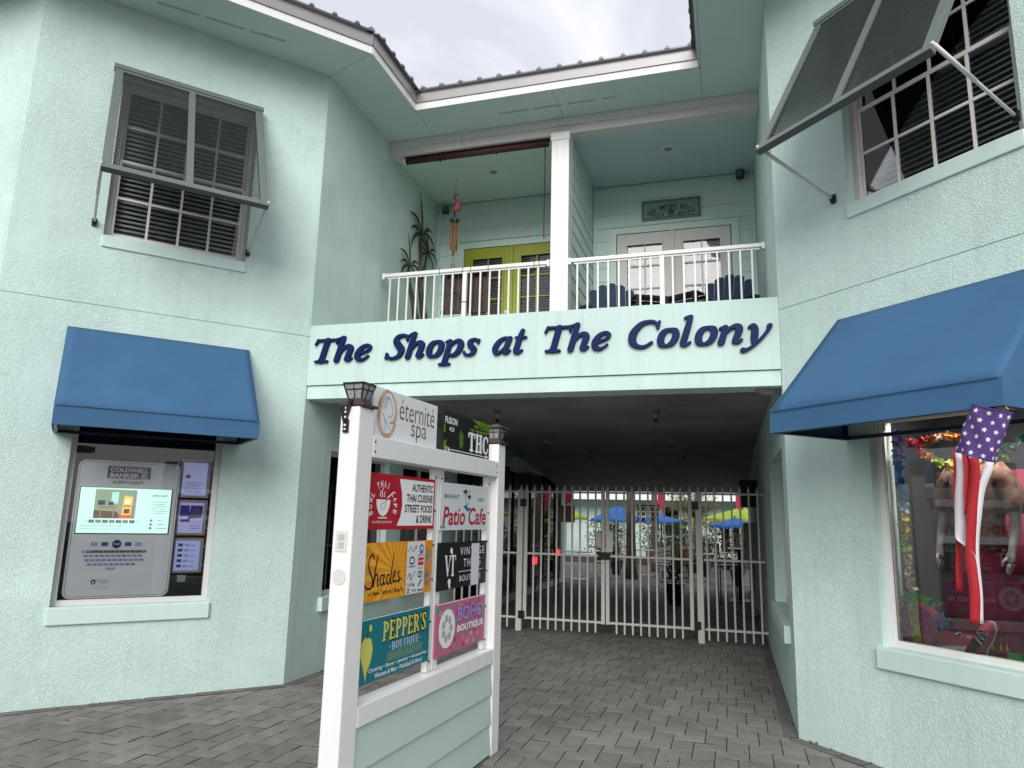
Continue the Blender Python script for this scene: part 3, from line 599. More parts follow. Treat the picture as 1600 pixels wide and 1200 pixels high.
# --- windows
def dh_window(fr, x0, x1, z0, z1, y=.11, cols=4, rows=2, label=None, arch=False):
    """double-hung window: frame, two sashes of cols x rows panes, blind slats, dark room"""
    O, rz = FR[fr]; w_ = x1-x0; h_ = z1-z0
    W = link('window', None, bld, O, rz)
    if label: W['label'] = label
    f = Bx(x0, x0+.05, y-.02, y+.07, z0, z1); f.box(x1-.05, x1, y-.02, y+.07, z0, z1); f.box(x0+.05, x1-.05, y-.02, y+.07, z1-.05, z1); f.box(x0+.05, x1-.05, y-.03, y+.07, z0, z0+.035)
    part('window_frame', f, M_WFR, W, bevel=.003)
    zm = z0+.035+(h_-.085)/2
    for q, (a, b) in enumerate(((z0+.035, zm+.015), (zm-.015, z1-.05))):
        yy = y+.0 if q == 0 else y+.028; s = .028
        fr_ = Bx(x0+.05, x0+.05+s, yy, yy+.025, a, b); fr_.box(x1-.05-s, x1-.05, yy, yy+.025, a, b); fr_.box(x0+.05+s, x1-.05-s, yy, yy+.025, b-s-.006, b); fr_.box(x0+.05+s, x1-.05-s, yy, yy+.025, a, a+s+.006)
        part('sash', fr_, M_WFR, W, bevel=.002)
        gx0, gx1, gz0, gz1 = x0+.05+s, x1-.05-s, a+s+.006, b-s-.006; cw = (gx1-gx0)/cols; chh = (gz1-gz0)/rows
        vm = Bx(-.011, .011, yy+.002, yy+.016, gz0, gz1).mesh('muntin', M_WFR)
        for k in range(1, cols): link('muntin', vm, W, (gx0+cw*k, 0, 0))
        for k in range(1, rows): part('muntin', Bx(gx0, gx1, yy+.001, yy+.017, gz0+chh*k-.011, gz0+chh*k+.011), M_WFR, W)
        pm = Bx(.002, cw-.002, yy+.009, yy+.012, .002, chh-.002).mesh('window_pane', M_GLASS)
        for i in range(cols):
            for j in range(rows): link('window_pane', pm, W, (gx0+cw*i, 0, gz0+chh*j))
    sm = MB().obox((0, 0, 0), ((w_-.13)/2, 0, 0), (0, .017, .0165), (0, 0, .0012)).mesh('blind_slat', M_BLIND)
    zz = z0+.06
    while zz < z1-.06: link('blind_slat', sm, W, ((x0+x1)/2, y+.105, zz)); zz += .046
    bk = MB(); a, b, c, d, e, g = x0-.1, x1+.1, y+.14, y+.5, z0-.1, z1+.1
    bk.box(a, b, d, d+.02, e, g)
    part('room_backing', bk, M_BLACK, W)
    return W
W1 = dh_window('lc', *UL, label='upper window on the left bay'); W2 = dh_window('rc', *UR, label='upper window on the right bay')
for fr, (x0, x1, z0, z1) in (('lc', UL), ('rc', UR)):
    part('window_sill', Bx(x0-.005, x1+.005, -.018, .09, z0-.112, z0-.002), M_SMOOTH, bld, *FR[fr], bevel=.006)
for fr, x0, x1, z0 in (('lc', LLw[0]-.02, LLw[1]+.015, .78), ('rc', LR[0]-.04, LR[1]+.04, .78)):
    part('window_sill', Bx(x0, x1, -.028, .09, z0-.14, z0-.002), M_SMOOTH, bld, *FR[fr], bevel=.008)
# big display windows
def display_window(fr, x0, x1, z0, z1, y=.10, m=M_WHITE, g=M_GLASS, label=None, fw_=.045, deep=1.1, mull=()):
    O, rz = FR[fr]; W = link('display_window', None, bld, O, rz)
    if label: W['label'] = label
    f = Bx(x0, x0+fw_, y-.03, y+.03, z0, z1); f.box(x1-fw_, x1, y-.03, y+.03, z0, z1); f.box(x0+fw_, x1-fw_, y-.03, y+.03, z1-fw_, z1); f.box(x0+fw_, x1-fw_, y-.03, y+.03, z0, z0+fw_)
    for u in mull: f.box(u-.02, u+.02, y-.028, y+.028, z0+fw_, z1-fw_)
    part('window_frame', f, m, W, bevel=.003)
    part('window_pane', Bx(x0+fw_, x1-fw_, y, y+.006, z0+fw_, z1-fw_), g, W)
    rm = MB(); a, b, c, d, e, t = x0-.25, x1+.25, y+.16, y+deep, z0-.02, z1+.25
    rm.add([(a,c,e),(b,c,e),(b,d,e),(a,d,e),(a,c,t),(b,c,t),(b,d,t),(a,d,t)], [(0,3,2,1),(4,5,6,7),(2,3,7,6),(3,0,4,7),(1,2,6,5)])
    part('shop_interior', rm, M_ROOM, W)
    return W
DWL = display_window('lc', *LLw, label='display window with a touch kiosk behind its glass', m=M_TRIM)
DWR = display_window('rc', *LR, label='display window full of beach wear', g=M_GLASSR)
display_window('ls', *PW, label='dark window in the left wall of the passage', m=M_WFR, g=M_TINT, mull=(1.02, 1.45))
display_window('ls', 2.35, 3.75, .74, 2.24, label='second dark window in the left passage wall', m=M_WFR, g=M_TINT, mull=(3.05,))
display_window('ls', 4.3, 11.6, .12, 2.55, label='long dark shop front behind the gate, enlarged to stand in for wall in shade', m=M_BLK, g=M_TINT, mull=(5.3, 6.4, 7.7, 9.0, 10.2), deep=.6)  # shop front enlarged so its dark glazing stands in for the passage wall's shade
display_window('rs', 12-2.33, 12-.42, .76, 2.24, label='recessed window in the right wall of the passage', m=M_WFR, g=M_TINT, mull=(10.6,), y=.14, deep=.7)
part('window_sill', Bx(.50, 2.0, -.05, .06, .60, .738), M_SMOOTH, bld, *FR['ls'], bevel=.006)
part('window_sill', Bx(2.3, 3.8, -.05, .06, .60, .738), M_SMOOTH, bld, *FR['ls'], bevel=.006)
part('window_sill', Bx(12-2.38, 12-.37, -.05, .06, .62, .758), M_SMOOTH, bld, *FR['rs'], bevel=.006)
# ================================================================== THINGS ON THE FACADE
# --- raised letters
bx = [('The', .078, .723, 3.06, 3.32), ('Shops', .868, 1.856, 2.985, 3.325), ('at', 1.976, 2.313, 3.06, 3.28), ('The', 2.475, 3.09, 3.06, 3.325), ('Colony', 3.24, 4.446, 2.985, 3.34)]
sgn = thing('letter_sign', 'dark blue raised italic letters reading The Shops at The Colony on the mint band', 'sign', (0, 0, 0))
_gm = {}
def glyph3(ch):
    if ch not in _gm:
        me = loops_mesh(glyph_loops(GL[ch][0], .022, .24, .005), extrude=.05, bevel=.012)
        me.materials.clear(); me.materials.append(M_NAVY)
        for v in me.vertices: x, y, z = v.co; v.co = (x, -z, y)
        me.flip_normals() if hasattr(me, 'flip_normals') else None
        me.update(); me.name = 'letter'; _gm[ch] = me
    return _gm[ch]
for word, x0, x1, z0, z1 in bx:
    pos = 0; P = []
    for ch in word: P.append(pos); pos += GL[ch][1]+.03
    ms = [glyph3(ch) for ch in word]; lo = min(min(v.co.x for v in m.vertices)+p for m, p in zip(ms, P)); hi = max(max(v.co.x for v in m.vertices)+p for m, p in zip(ms, P))
    s = (x1-x0)/(hi-lo); sz = .243
    for m, p in zip(ms, P):
        o = link('letter', m, sgn, (x0+(p-lo)*s, -.019, 3.078)); o.scale = (s, .24, sz)
# --- window awnings
def awning(fr, x0, x1, label):
    O, rz = FR[fr]; t = thing('awning', label, 'awning', O, rz, 'blue canvas awnings over the display windows')
    T, B1, B0, pr = 3.13, 2.355, 2.205, .76
    gr = MB(); NX, NZ = 24, 10
    for j in range(NZ+1):
        for i in range(NX+1):
            u, v = i/NX, j/NZ; sg = .010*math.sin(math.pi*v)*math.sin(math.pi*min(1, u*1.0))*(.7+.3*math.sin(u*9+v*4)); gr.v.append((x0+(x1-x0)*u, -.01-(pr-.01)*v+sg*.7, T+(B1-T)*v-sg*.7))
    gr.f = [(j*(NX+1)+i, (j+1)*(NX+1)+i, (j+1)*(NX+1)+i+1, j*(NX+1)+i+1) for j in range(NZ) for i in range(NX)]; gr.mi = [0]*len(gr.f)
    o = part('awning_canvas', gr, M_AWN, t, smooth=True); m = o.modifiers.new('thickness', 'SOLIDIFY'); m.thickness = .004; m.offset = -1
    c = MB(); c.add([(x0,-.01,T),(x1,-.01,T),(x1,-pr,B1),(x0,-pr,B1),(x1,-pr-.004,B0),(x0,-pr-.004,B0),(x0,-.01,B1),(x1,-.01,B1),(x0,-.01,B0),(x1,-.01,B0)],
               [(3,5,4,2),(0,6,3),(1,2,7),(6,8,5,3),(7,2,4,9)])
    o = part('awning_valance', c, M_AWN, t); m = o.modifiers.new('thickness', 'SOLIDIFY'); m.thickness = .005; m.offset = 1
    for q, (a, b) in enumerate((((x0+.02,-.03,B0+.012),(x0+.02,-pr+.02,B0+.012)), ((x1-.02,-.03,B0+.012),(x1-.02,-pr+.02,B0+.012)), ((x0+.02,-pr+.022,B0+.012),(x1-.02,-pr+.022,B0+.012)),
              ((x0+.02,-.03,B0+.012),(x1-.02,-.03,B0+.012)), ((x0+.02,-.03,T-.05),(x1-.02,-.03,T-.05)), ((x0+.02,-pr+.022,B1-.02),(x1-.02,-pr+.022,B1-.02)), ((x0+.02,-.03,B0),(x0+.02,-.03,T-.05)), ((x1-.02,-.03,B0),(x1-.02,-.03,T-.05)))):
        part('awning_frame_tube', MB().bar(a, b, .025), M_AWNF, t)
    hem = MB().bar((x0+.01, -pr-.012, B1-.0), (x1-.01, -pr-.012, B1-.0), .006, .005); part('hem_seam', hem, M_AWN, t)
    return t
awning('lc', LEN-2.085, LEN-.585, 'left-hand blue canvas awning above the window with the touch kiosk')
awning('rc', .575, 2.10, 'blue canvas awning above the beach wear window with the windsock')
# --- bahama shutters
def shutter(fr, x0, x1, label):
    O, rz = FR[fr]; t = thing('window_shutter', label, 'shutter', O, rz, 'grey louvred awning shutters propped open')
    T = Vector((0, -.07, 5.60)); Bt = Vector((0, -.80, 4.29)); d = (Bt-T); Ln = d.length; d.normalize(); nrm = d.cross(Vector((1, 0, 0))).normalized()
    X = Vector((1, 0, 0)); wd = x1-x0; xm = (x0+x1)/2
    def P(x, s, o=0): return Vector((x, 0, 0))+T+d*s+nrm*o
    th_ = .022
    def fb(x, s, hx, hs, nm): part(nm, MB().obox(P(x, s), X*hx, d*hs, nrm*th_), M_SHUT, t, bevel=.003)
    fb(x0+.035, Ln/2, .035, Ln/2, 'shutter_stile'); fb(x1-.035, Ln/2, .035, Ln/2, 'shutter_stile'); fb(xm, Ln/2, .03, Ln/2-.05, 'shutter_stile')
    fb(xm, .028, wd/2-.071, .028, 'shutter_rail'); fb(xm, Ln-.03, wd/2-.071, .03, 'shutter_rail')
    part('hinge_rail', MB().obox(P(xm, -.02, 0)+Vector((0, .0, .0)), X*(wd/2+.01), Vector((0, .045, 0)), Vector((0, 0, .022))), M_SHUT, t, bevel=.004)
    part('bottom_lip', MB().obox(P(xm, Ln+.004, .0)+Vector((0, 0, 0)), X*(wd/2), d*.004, nrm*.026), mat('dark_shutter_edge', (.09, .10, .10), .5), t)
    hw = (wd/2-.07-.03)/2-.001; sl = MB().obox((0, 0, 0), (hw, 0, 0), (d*.809+nrm*.588)*.019, (d*.588-nrm*.809)*.0022).mesh('louvre_slat', mat('dark_louvre', (.11, .13, .125), .45))
    s = .075; k = 0
    while s < Ln-.065:
        for xc in (x0+.07+hw, x1-.07-hw): link('louvre_slat', sl, t, P(xc, s))
        s += .032
    for xx in (x0+.0, x1-.0):
        a = Vector((xx, -.012, 4.105)); b = P(xx, Ln-.04, .03)
        st = part('prop_arm', MB().tube([a, b], .011, 8), M_WFR, t, smooth=True)
        part('arm_bracket', Bx(xx-.02, xx+.02, -.018, -.001, 4.07, 4.14).tube([(xx-.018, -.02, 4.105), (xx+.018, -.02, 4.105)], .014, 8), M_BLK, t)
        part('arm_sleeve', MB().tube([a+(b-a)*.5, a+(b-a)*.97], .014, 8), M_WFR, t, smooth=True)
    return t
shutter('lc', LEN-2.0, LEN-.68, 'grey louvred shutter propped open over the left upper window, all in view')
shutter('rc', .60, 1.94, 'grey louvred shutter at top right propped open, cut by the picture edge')
# --- balcony railings
def railing(x0, x1, post, label, loc=1.42):
    t = thing('balcony_railing', label, 'railing', (0, loc, 0), 0, 'white balcony railings')
    part('top_rail', Bx(x0, x1, -.03, .03, 4.455, 4.50), M_IRON, t, bevel=.006); part('lower_channel', Bx(x0+.06, x1-.05, -.012, .012, 4.435, 4.454), M_IRON, t)
    part('bottom_rail', Bx(x0+.06, x1-.05, -.015, .015, 3.49, 3.52), M_IRON, t)
    for a in (x0, x1): part('rail_bracket', Bx(a-.004 if a == x0 else a-.03, a+.03 if a == x0 else a+.004, -.035, .035, 4.43, 4.508), M_IRON, t, bevel=.004)
    part('railing_post', Bx(post-.026, post+.026, -.026, .026, 3.432, 4.45), M_IRON, t, bevel=.003)
    bm_ = Bx(-.0095, .0095, -.0095, .0095, 3.52, 4.435).mesh('baluster', M_IRON); x = x0+.098
    while x < x1-.04:
        if abs(x-post) > .045: link('baluster', bm_, t, (x, 0, 0))
        x += .1175
    return t
r1 = railing(.045, 2.158, 1.125, 'white railing left of the pillar, in front of the lime green door'); r2 = railing(2.385, W_-.006, 3.427, 'white railing right of the pillar, in front of the blue chairs')
for x in (.80, 1.10, 1.20, 1.42, 1.98, 2.04): part('cable_tie', MB().tube([(x, -.034, 4.44), (x, -.034, 4.51), (x, .034, 4.51), (x+.01, .034, 4.41)], .004, 5), M_BLK, r1)
part('cable_tie', Bx(1.095, 1.155, -.03, .03, 4.07, 4.078), M_BLK, r1)
# brown slatted folding table hung inside the left railing
M_BRN = mat('dark_brown_wood', (.038, .017, .013), .6, var=.3, vscale=9)
bt = thing('folding_table', 'dark brown slatted wooden folding table top strapped behind the left railing', 'table', (.80, 1.475, 3.96))
part('table_rail', Bx(0, .63, .0, .03, .49, .54), M_BRN, bt); part('table_rail', Bx(0, .63, .0, .03, 0, .05), M_BRN, bt); part('table_rail', Bx(0, .63, .012, .04, .24, .28), M_BRN, bt)
for k in range(12): part('table_slat', Bx(.006+k*.052, .05+k*.052, .015, .03, .055, .485), M_BRN, bt)
part('table_leg', MB().bar((.05, -.0, .46), (.33, -.0, .1), .035, .015), M_BRN, bt)
# rolled bamboo blind under the beam
rb = thing('roller_blind', 'rolled dark brown blind hanging under the white balcony beam with a long pull wand', 'blind', (.21, 1.55, 6.055))
M_BLD = mat('brown_blind', (.07, .022, .022), .6, var=.4, vscale=40)
part('blind_roll', MB().tube([(0, 0, 0), (1.88, 0, 0)], .04, 14), M_BLD, rb, smooth=True); part('blind_headrail', Bx(-.02, 1.9, -.045, .03, .032, .046), mat('brown_rail', (.05, .02, .018), .4), rb)
part('blind_end_cap', MB().tube([(-.03, 0, 0), (-.001, 0, 0)], .045, 12), M_IRON, rb); part('pull_wand', MB().tube([(1.845, -.02, -.0), (1.845, -.03, -1.0)], .006, 6), M_BLK, rb); part('wand_handle', MB().tube([(1.845, -.03, -1.0), (1.845, -.03, -1.22)], [.006, .011], 8), M_BRONZE, rb)
for x in (.45, 1.2): part('blind_cord', Bx(x, x+.012, -.043, .043, -.043, .044), M_BRONZE, rb)
# perforated bracket under the soffit
bk = thing('metal_bracket', 'small perforated white metal bracket screwed across the soffit and beam', 'bracket', (1.02, 1.40, HS))
part('bracket_plate', Bx(-.075, .075, -.02, .045, -.012, -.002), M_IRON, bk)
for x in (-.062, .062): part('bracket_arm', Bx(x-.012, x+.012, .046, .054, -.19, -.002).box(x-.012, x+.012, .046, .18, -.205, -.19), M_IRON, bk)
for k in range(6): part('bracket_hole', MB().lathe([(.006, -.0135), (.006, -.0125)], (-.06+k*.024, .0, 0), 8), M_BLK, bk)
# flood lights
def flood(x, y, z, rz, label):
    t = thing('flood_light', label, 'light', (x, y, z), rz, 'small dark flood lights at the balcony back wall')
    part('light_housing', Bx(-.05, .05, -.10, -.02, -.05, .05), M_BLK, t, bevel=.006); part('light_mount', MB().tube([(0, -.0, 0), (0, -.03, 0)], .03, 10), M_WHITE, t); part('light_lens', Bx(-.042, .042, -.103, -.1005, -.042, .042), mat('lens_grey', (.12, .13, .14), .15), t)
flood(.13, 3.09, 6.05, R_(20), 'dark flood light in the corner above the palm wall sculpture'); flood(4.34, 3.09, 6.10, R_(-15), 'dark flood light in the right corner of the balcony ceiling')
# wooden town sign
ts = thing('town_sign', 'framed green grey plaque reading New Smyrna Beach with a turtle above the off-white doors', 'sign', (3.035, 3.09, 5.615))
M_PL = mat('plaque_green', (.22, .33, .30), .6, var=.2, vscale=14); M_INK = mat('dark_green_ink', (.012, .04, .035), .7)
part('sign_board', Bx(0, .77, 0, .022, 0, .262), M_PL, ts)
for a in ((-.008, .778, -.008, .0), (-.008, .778, .262, .272), (-.008, .0, .0, .262), (.77, .778, .0, .262)): part('sign_frame', Bx(a[0], a[1], -.008, .022, a[2], a[3]), M_PL, ts)
bd = MB()
for r in ((.012, .758, .012, .022), (.012, .758, .240, .250), (.012, .022, .022, .24), (.748, .758, .022, .24)): bd.flat(rect(*r), -.0012)
part('painted_border', bd, M_INK, ts)
tm = MB(); s = 'NEW SMYRNA BEACH'
for k, ch in enumerate(s):
    if ch == ' ': continue
    f = (k+.5)/len(s); ang = R_(38-76*f); cx, cz = .385-math.sin(ang)*.50, -.345+math.cos(ang)*.515
    def wp(u, v, cx=cx, cz=cz, a=ang, ch=ch): X, Z = (u-.5)*.038*{'W': 1.3, 'M': 1.25, 'E': .85}.get(ch, 1), (v-.5)*.07; return cx+X*math.cos(a)-Z*math.sin(a), cz+X*math.sin(a)+Z*math.cos(a)
    text_into(tm, ch, 0, 1, 0, 1, -.0012, bold=.015, warp=wp)
text_into(tm, '29.03 N', .13, .29, .03, .08, -.0012, bold=.02); text_into(tm, '80.93 W', .48, .64, .03, .08, -.0012, bold=.02); part('sign_lettering', tm, M_INK, ts)
tu = MB(); tu.flat(circ(.385, .085, .045, .052, 14), -.0012); tu.flat(circ(.385, .148, .014, .018, 10), -.0018)
for sx in (-1, 1): tu.flat([(.385+sx*.03, .115), (.385+sx*.075, .125), (.385+sx*.095, .085), (.385+sx*.07, .105)], -.0018); tu.flat([(.385+sx*.025, .05), (.385+sx*.045, .03), (.385+sx*.02, .035)], -.0018)
part('painted_turtle', tu, mat('turtle_paint', (.05, .10, .085), .7), ts)
# palm tree wall sculpture
M_PT = mat('oxidised_trunk', (.14, .12, .08), .5, .4, var=.5, vscale=7, col2=(.035, .045, .035)); M_PF = mat('oxidised_fronds', (.10, .065, .04), .45, .5, var=.5, vscale=9, col2=(.03, .045, .04))
ps = thing('palm_wall_sculpture', 'tall metal palm tree wall sculpture with three crowns on the left balcony wall', 'wall sculpture', (.03, 2.5, 3.45), R_(90))
def tr_(pts, rs): part('palm_trunk', MB().tube([(a, .0, b) for a, b in pts], rs, 8), M_PT, ps, smooth=True)
tr_([(.45, .0), (.36, .5), (.16, .95), (.02, 1.3), (-.02, 2.05)], [.12, .09, .05, .03, .016]); tr_([(.16, .0), (.06, .45), (-.12, .9), (-.32, 1.2), (-.36, 1.42)], [.10, .07, .04, .025, .014]); tr_([(.02, 1.3), (.16, 1.6), (.2, 1.8)], [.028, .02, .012])
def crown(cx, cz, s, k0):
    for k, (a, l) in enumerate(((96, .62), (60, .40), (25, .5), (-12, .46), (150, .42), (188, .5), (122, .55), (215, .40), (-45, .42))[:k0]):
        m = MB(); px, pz = cx, cz; ang = R_(a); pts = [(px, pz)]
        for q in range(7): px += math.cos(ang)*l*s/7; pz += math.sin(ang)*l*s/7; ang -= R_(13 if -90 < a < 90 else -13)*(1 if a not in (96,) else .2); pts.append((px, pz))
        L1, L2 = [], []
        for q, (x, z) in enumerate(pts):
            wq = s*.028*math.sin(math.pi*min(1, (q+.7)/7.6)); dx, dz = (pts[min(q+1, 7)][0]-pts[max(q-1, 0)][0], pts[min(q+1, 7)][1]-pts[max(q-1, 0)][1]); n_2 = math.hypot(dx, dz); L1.append((x-dz/n_2*wq, z+dx/n_2*wq)); L2.append((x+dz/n_2*wq, z-dx/n_2*wq))
        vs = [(x, -.02-.02*math.sin(k), z) for x, z in L1+L2]; n8 = len(L1)
        m.add(vs, [(q, q+1, n8+q+1, n8+q) for q in range(n8-1)]); o = part('palm_frond', m, M_PF, ps); md = o.modifiers.new('t', 'SOLIDIFY'); md.thickness = .004
crown(-.02, 2.0, .95, 8); crown(-.36, 1.42, .72, 8); crown(.2, 1.8, .72, 8)
# wind chime
wc = thing('wind_chime', 'bamboo wind chime topped by a pink flamingo hanging in the left balcony bay', 'wind chime', (.6, 2.3, 4.86))
part('cord', MB().tube([(0, 0, .0), (0, 0, 1.29)], .003, 5), M_BLK, wc)
M_PK = mat('pink_flamingo', (.45, .12, .13), .5); bd_ = MB().tube([(-.03, 0, .80), (.03, 0, .84), (.055, 0, .90), (.02, 0, .95), (-.02, 0, .99), (.0, 0, 1.05), (.035, 0, 1.04)], [.012, .05, .042, .02, .016, .022, .008], 8); part('flamingo', bd_, M_PK, wc, smooth=True)
part('flamingo_leg', MB().tube([(0, 0, .80), (0, 0, .72)], .01, 6), M_BLK, wc); part('chime_disc', MB().lathe([(.02, .70), (.065, .68), (.062, .645)], n=14), M_BRONZE, wc)
M_BAM = mat('bamboo', (.34, .17, .06), .5, var=.3, vscale=20)
for k in range(6): a = k*math.pi/3; x, y = .045*math.cos(a), .045*math.sin(a); part('bamboo_tube', MB().tube([(x, y, .63), (x, y, .30-.06*(k % 3))], .0125, 8), M_BAM, wc, smooth=True)
part('chime_sail', MB().tube([(0, -.004, .02), (0, .004, .02)], .035, 10).tube([(0, 0, -.02), (0, 0, .05)], .022, 8), M_BAM, wc)
# adirondack chairs and footstools
M_ADI = mat('navy_plastic_chair', (.010, .028, .07), .5); M_ADK = mat('black_plastic_stool', (.012, .013, .016), .5)
def adirondack(x, y, rz, label):
    t = thing('adirondack_chair', label, 'chair', (x, y, 3.432), rz, 'navy blue adirondack chairs on the right balcony')
    for k in range(5):
        xx = -.20+k*.10; hh = 1.14-.035*(k-2)**2
        top = [(xx-.048, 0), (xx+.048, 0), (xx+.048, hh-.035-.02*(k > 2)), (xx+.028, hh-.008-.012*(k > 2)), (xx, hh), (xx-.028, hh-.008-.012*(k < 2)), (xx-.048, hh-.035-.02*(k < 2))]; m = MB().pris2([(a, b-.0) for a, b in top], 0, .02)
        m.v = [(a*(1+.15*c), b+.12+c*.38-.1, .25+c*.75) for a, b, c in m.v]; part('back_slat', m, M_ADI, t, bevel=.003)
    for k in range(6): part('seat_slat', Bx(-.26, .26, -.40+k*.085, -.325+k*.085, .36-.022*k, .38-.022*k), M_ADI, t)
    for sx in (-1, 1):
        part('arm_rest', MB().prism([(sx*.27, .2), (sx*.27, -.42), (sx*.33, -.47), (sx*.41, -.40), (sx*.40, -.1), (sx*.32, .22)], .52, .545), M_ADI, t); part('front_leg', Bx(min(sx*.28, sx*.33), max(sx*.28, sx*.33), -.42, -.37, 0, .519), M_ADI, t)
        part('rear_leg', MB().bar((sx*.255, -.38, .33), (sx*.255, .42, .04), .03, .09), M_ADI, t)
    return t
adirondack(2.80, 2.02, R_(12), 'navy adirondack chair behind the railing nearest the siding divider'); adirondack(4.08, 2.0, R_(-8), 'navy adirondack chair in the right corner of the balcony')
def stool(x, y, rz, label):
    t = thing('side_table', label, 'side table', (x, y, 3.432), rz, 'black slatted side tables on the right balcony')
    for k in range(4): part('table_slat', Bx(-.2, .2, -.20+k*.09, -.12+k*.09, .68-.02*abs(k-.5), .70-.02*abs(k-.5)), M_ADK, t)
    for sx in (-1, 1):
        part('table_leg', MB().bar((sx*.17, -.18, .67), (sx*.17, -.2, 0), .04, .05), M_ADK, t); part('table_leg', MB().bar((sx*.17, .15, .62), (sx*.17, .18, 0), .04, .05), M_ADK, t)
stool(3.20, 1.95, R_(25), 'black slatted side table on the balcony nearer the pillar'); stool(3.70, 1.95, R_(-30), 'black slatted side table on the balcony beside the right navy chair')
# passage wall lamp at the top right corner
wl = thing('wall_lamp', 'conical beige wall lamp at the top right corner of the passage opening', 'lamp', (W_-.001, .22, 2.74))
M_LMP = mat('beige_lamp', (.30, .28, .26), .5, var=.1); part('lamp_base', MB().tube([(0, 0, 0), (-.05, 0, 0)], [.085, .08], 16), M_LMP, wl, smooth=True)
part('lamp_hood', MB().tube([(-.052, 0, 0), (-.09, -.02, .0), (-.15, -.06, -.005), (-.19, -.09, -.02), (-.2, -.1, -.03)], [.082, .085, .075, .045, .01], 16), M_LMP, wl, smooth=True)
# lamps on the passage ceiling
for k, (x, y, z, l) in enumerate(((3.27, 2.12, HB, 'nearest to the right wall'), (1.42, 1.9, HB, 'just above the far sign post'), (3.25, 4.9, HB, 'right above the gate'), (1.3, 4.8, HB, 'left above the gate'), (3.3, 7.1, HB, 'right one far inside the passage'), (1.6, 7.1, HB, 'left one far inside the passage'))):
    t = thing('ceiling_lamp', 'small hanging spot lamp on the dark passage ceiling, '+l, 'lamp', (x, y, z), 0, 'spot lamps on the passage ceiling')
    part('lamp_rose', MB().lathe([(.05, -.018), (.055, 0)], n=14), M_LMP, t); part('lamp_cone', MB().lathe([(.018, -.11), (.05, -.05), (.03, -.019)], n=12), M_LMP, t); part('lamp_tip', MB().lathe([(.016, -.15), (.018, -.111)], n=8), M_BLK, t)
tag(part('utility_box', Bx(0, .12, -.3, .3, -.14, .14), M_STF, None, (.001, 7.4, 2.6), bevel=.01), 'mint painted box high on the left passage wall', 'utility box')
ub = thing('meter_cabinet', 'pale grey meter cabinet on the right wall beyond the gate', 'cabinet', (W_, 7.2, .9)); part('cabinet_body', Bx(-.22, -.001, -.5, .5, 0, .68), mat('grey_cabinet', (.35, .34, .31), .5), ub, bevel=.01); part('cabinet_door', Bx(-.228, -.221, -.46, .46, .04, .64), mat('grey_cabinet'), ub); part('cabinet_pipe', MB().tube([(-.1, 0, -.88), (-.1, 0, 0)], .05, 10), mat('grey_cabinet'), ub)
tag(part('wall_speaker', Bx(-.28, 0, -.15, .15, -.22, .22), M_BLK, None, (W_-.002, 6.3, 2.05), bevel=.02), 'black box speaker high on the right wall above the meter cabinet', 'speaker')

# ------------------------------------------------------------------ gate and fence across the passage
GY = 4.1
pk = Bx(-.0115, .0115, -.0115, .0115, .035, 2.0); pk.add([(-.018,-.018,2.0),(.018,-.018,2.0),(.018,.018,2.0),(-.018,.018,2.0),(0,0,2.075),(-.010,-.010,1.985),(.010,-.010,1.985),(.010,.010,1.985),(-.010,.010,1.985)], [(0,1,4),(1,2,4),(2,3,4),(3,0,4),(5,6,1,0),(6,7,2,1),(7,8,3,2),(8,5,0,3)])
PKM = pk.mesh('picket', M_GATE)
def panel(x0, x1, xs, label, name, cat, stiles=(), zt=1.96, zm=1.075, zb=.175):
    t = thing(name, label, cat, (x0, GY, 0), 0, 'white steel picket gates and fences across the passage'); w_ = x1-x0
    for z in (zt, zm, zb): part('gate_rail', Bx(0 if not stiles else .05, w_ if not stiles else w_-.05, -.016, .016, z-.014, z+.014), M_GATE, t)
    for x in xs: link('picket', PKM, t, (x-x0, 0, 0))
    for s in stiles: part('gate_stile', Bx(s-x0-.025, s-x0+.025, -.025, .025, zb-.02, zt+.02), M_GATE, t, bevel=.003); link('finial', _fin, t, (s-x0, 0, 0))
    return t
fn = MB(); fn.add([(-.018,-.018,2.0),(.018,-.018,2.0),(.018,.018,2.0),(-.018,.018,2.0),(0,0,2.075),(-.01,-.01,1.95),(.01,-.01,1.95),(.01,.01,1.95),(-.01,.01,1.95)], [(0,1,4),(1,2,4),(2,3,4),(3,0,4),(5,6,1,0),(6,7,2,1),(7,8,3,2),(8,5,0,3)]); _fin = fn.mesh('finial', M_GATE)
panel(.02, 1.05, [.1, .22, .34, .46, .58, .70, .815, .93], 'fixed white picket fence panel left of the gate, mostly behind the sign', 'picket_fence', 'fence')
G1 = panel(1.165, 2.35, [1.309+.1135*k for k in range(9)], 'left white picket gate leaf with the keypad lock', 'picket_gate', 'gate', (1.19, 2.325))
G2 = panel(2.365, 3.555, [2.512+.1115*k for k in range(9)], 'right white picket gate leaf in front of the courtyard umbrellas', 'picket_gate', 'gate', (2.39, 3.53))
panel(3.70, 4.49, [3.745+.112*k for k in range(7)], 'fixed white picket fence panel against the right passage wall', 'picket_fence', 'fence')
for x, l in ((1.105, 'white square steel gate post at the left gate hinge'), (3.645, 'white square steel gate post at the right gate hinge')):
    t = thing('gate_post', l, 'post', (x, GY, 0), 0, 'steel posts holding the gates'); part('post_shaft', Bx(-.042, .042, -.042, .042, -.01, 1.99), M_GATE, t, bevel=.004); link('finial', _fin, t, (0, 0, .0))
    for z in (1.80, .22):
        part('gate_hinge', Bx(.0 if x < 2 else -.09, .09 if x < 2 else .0, -.058, -.03, z-.055, z+.055), M_BLK, t, bevel=.006)
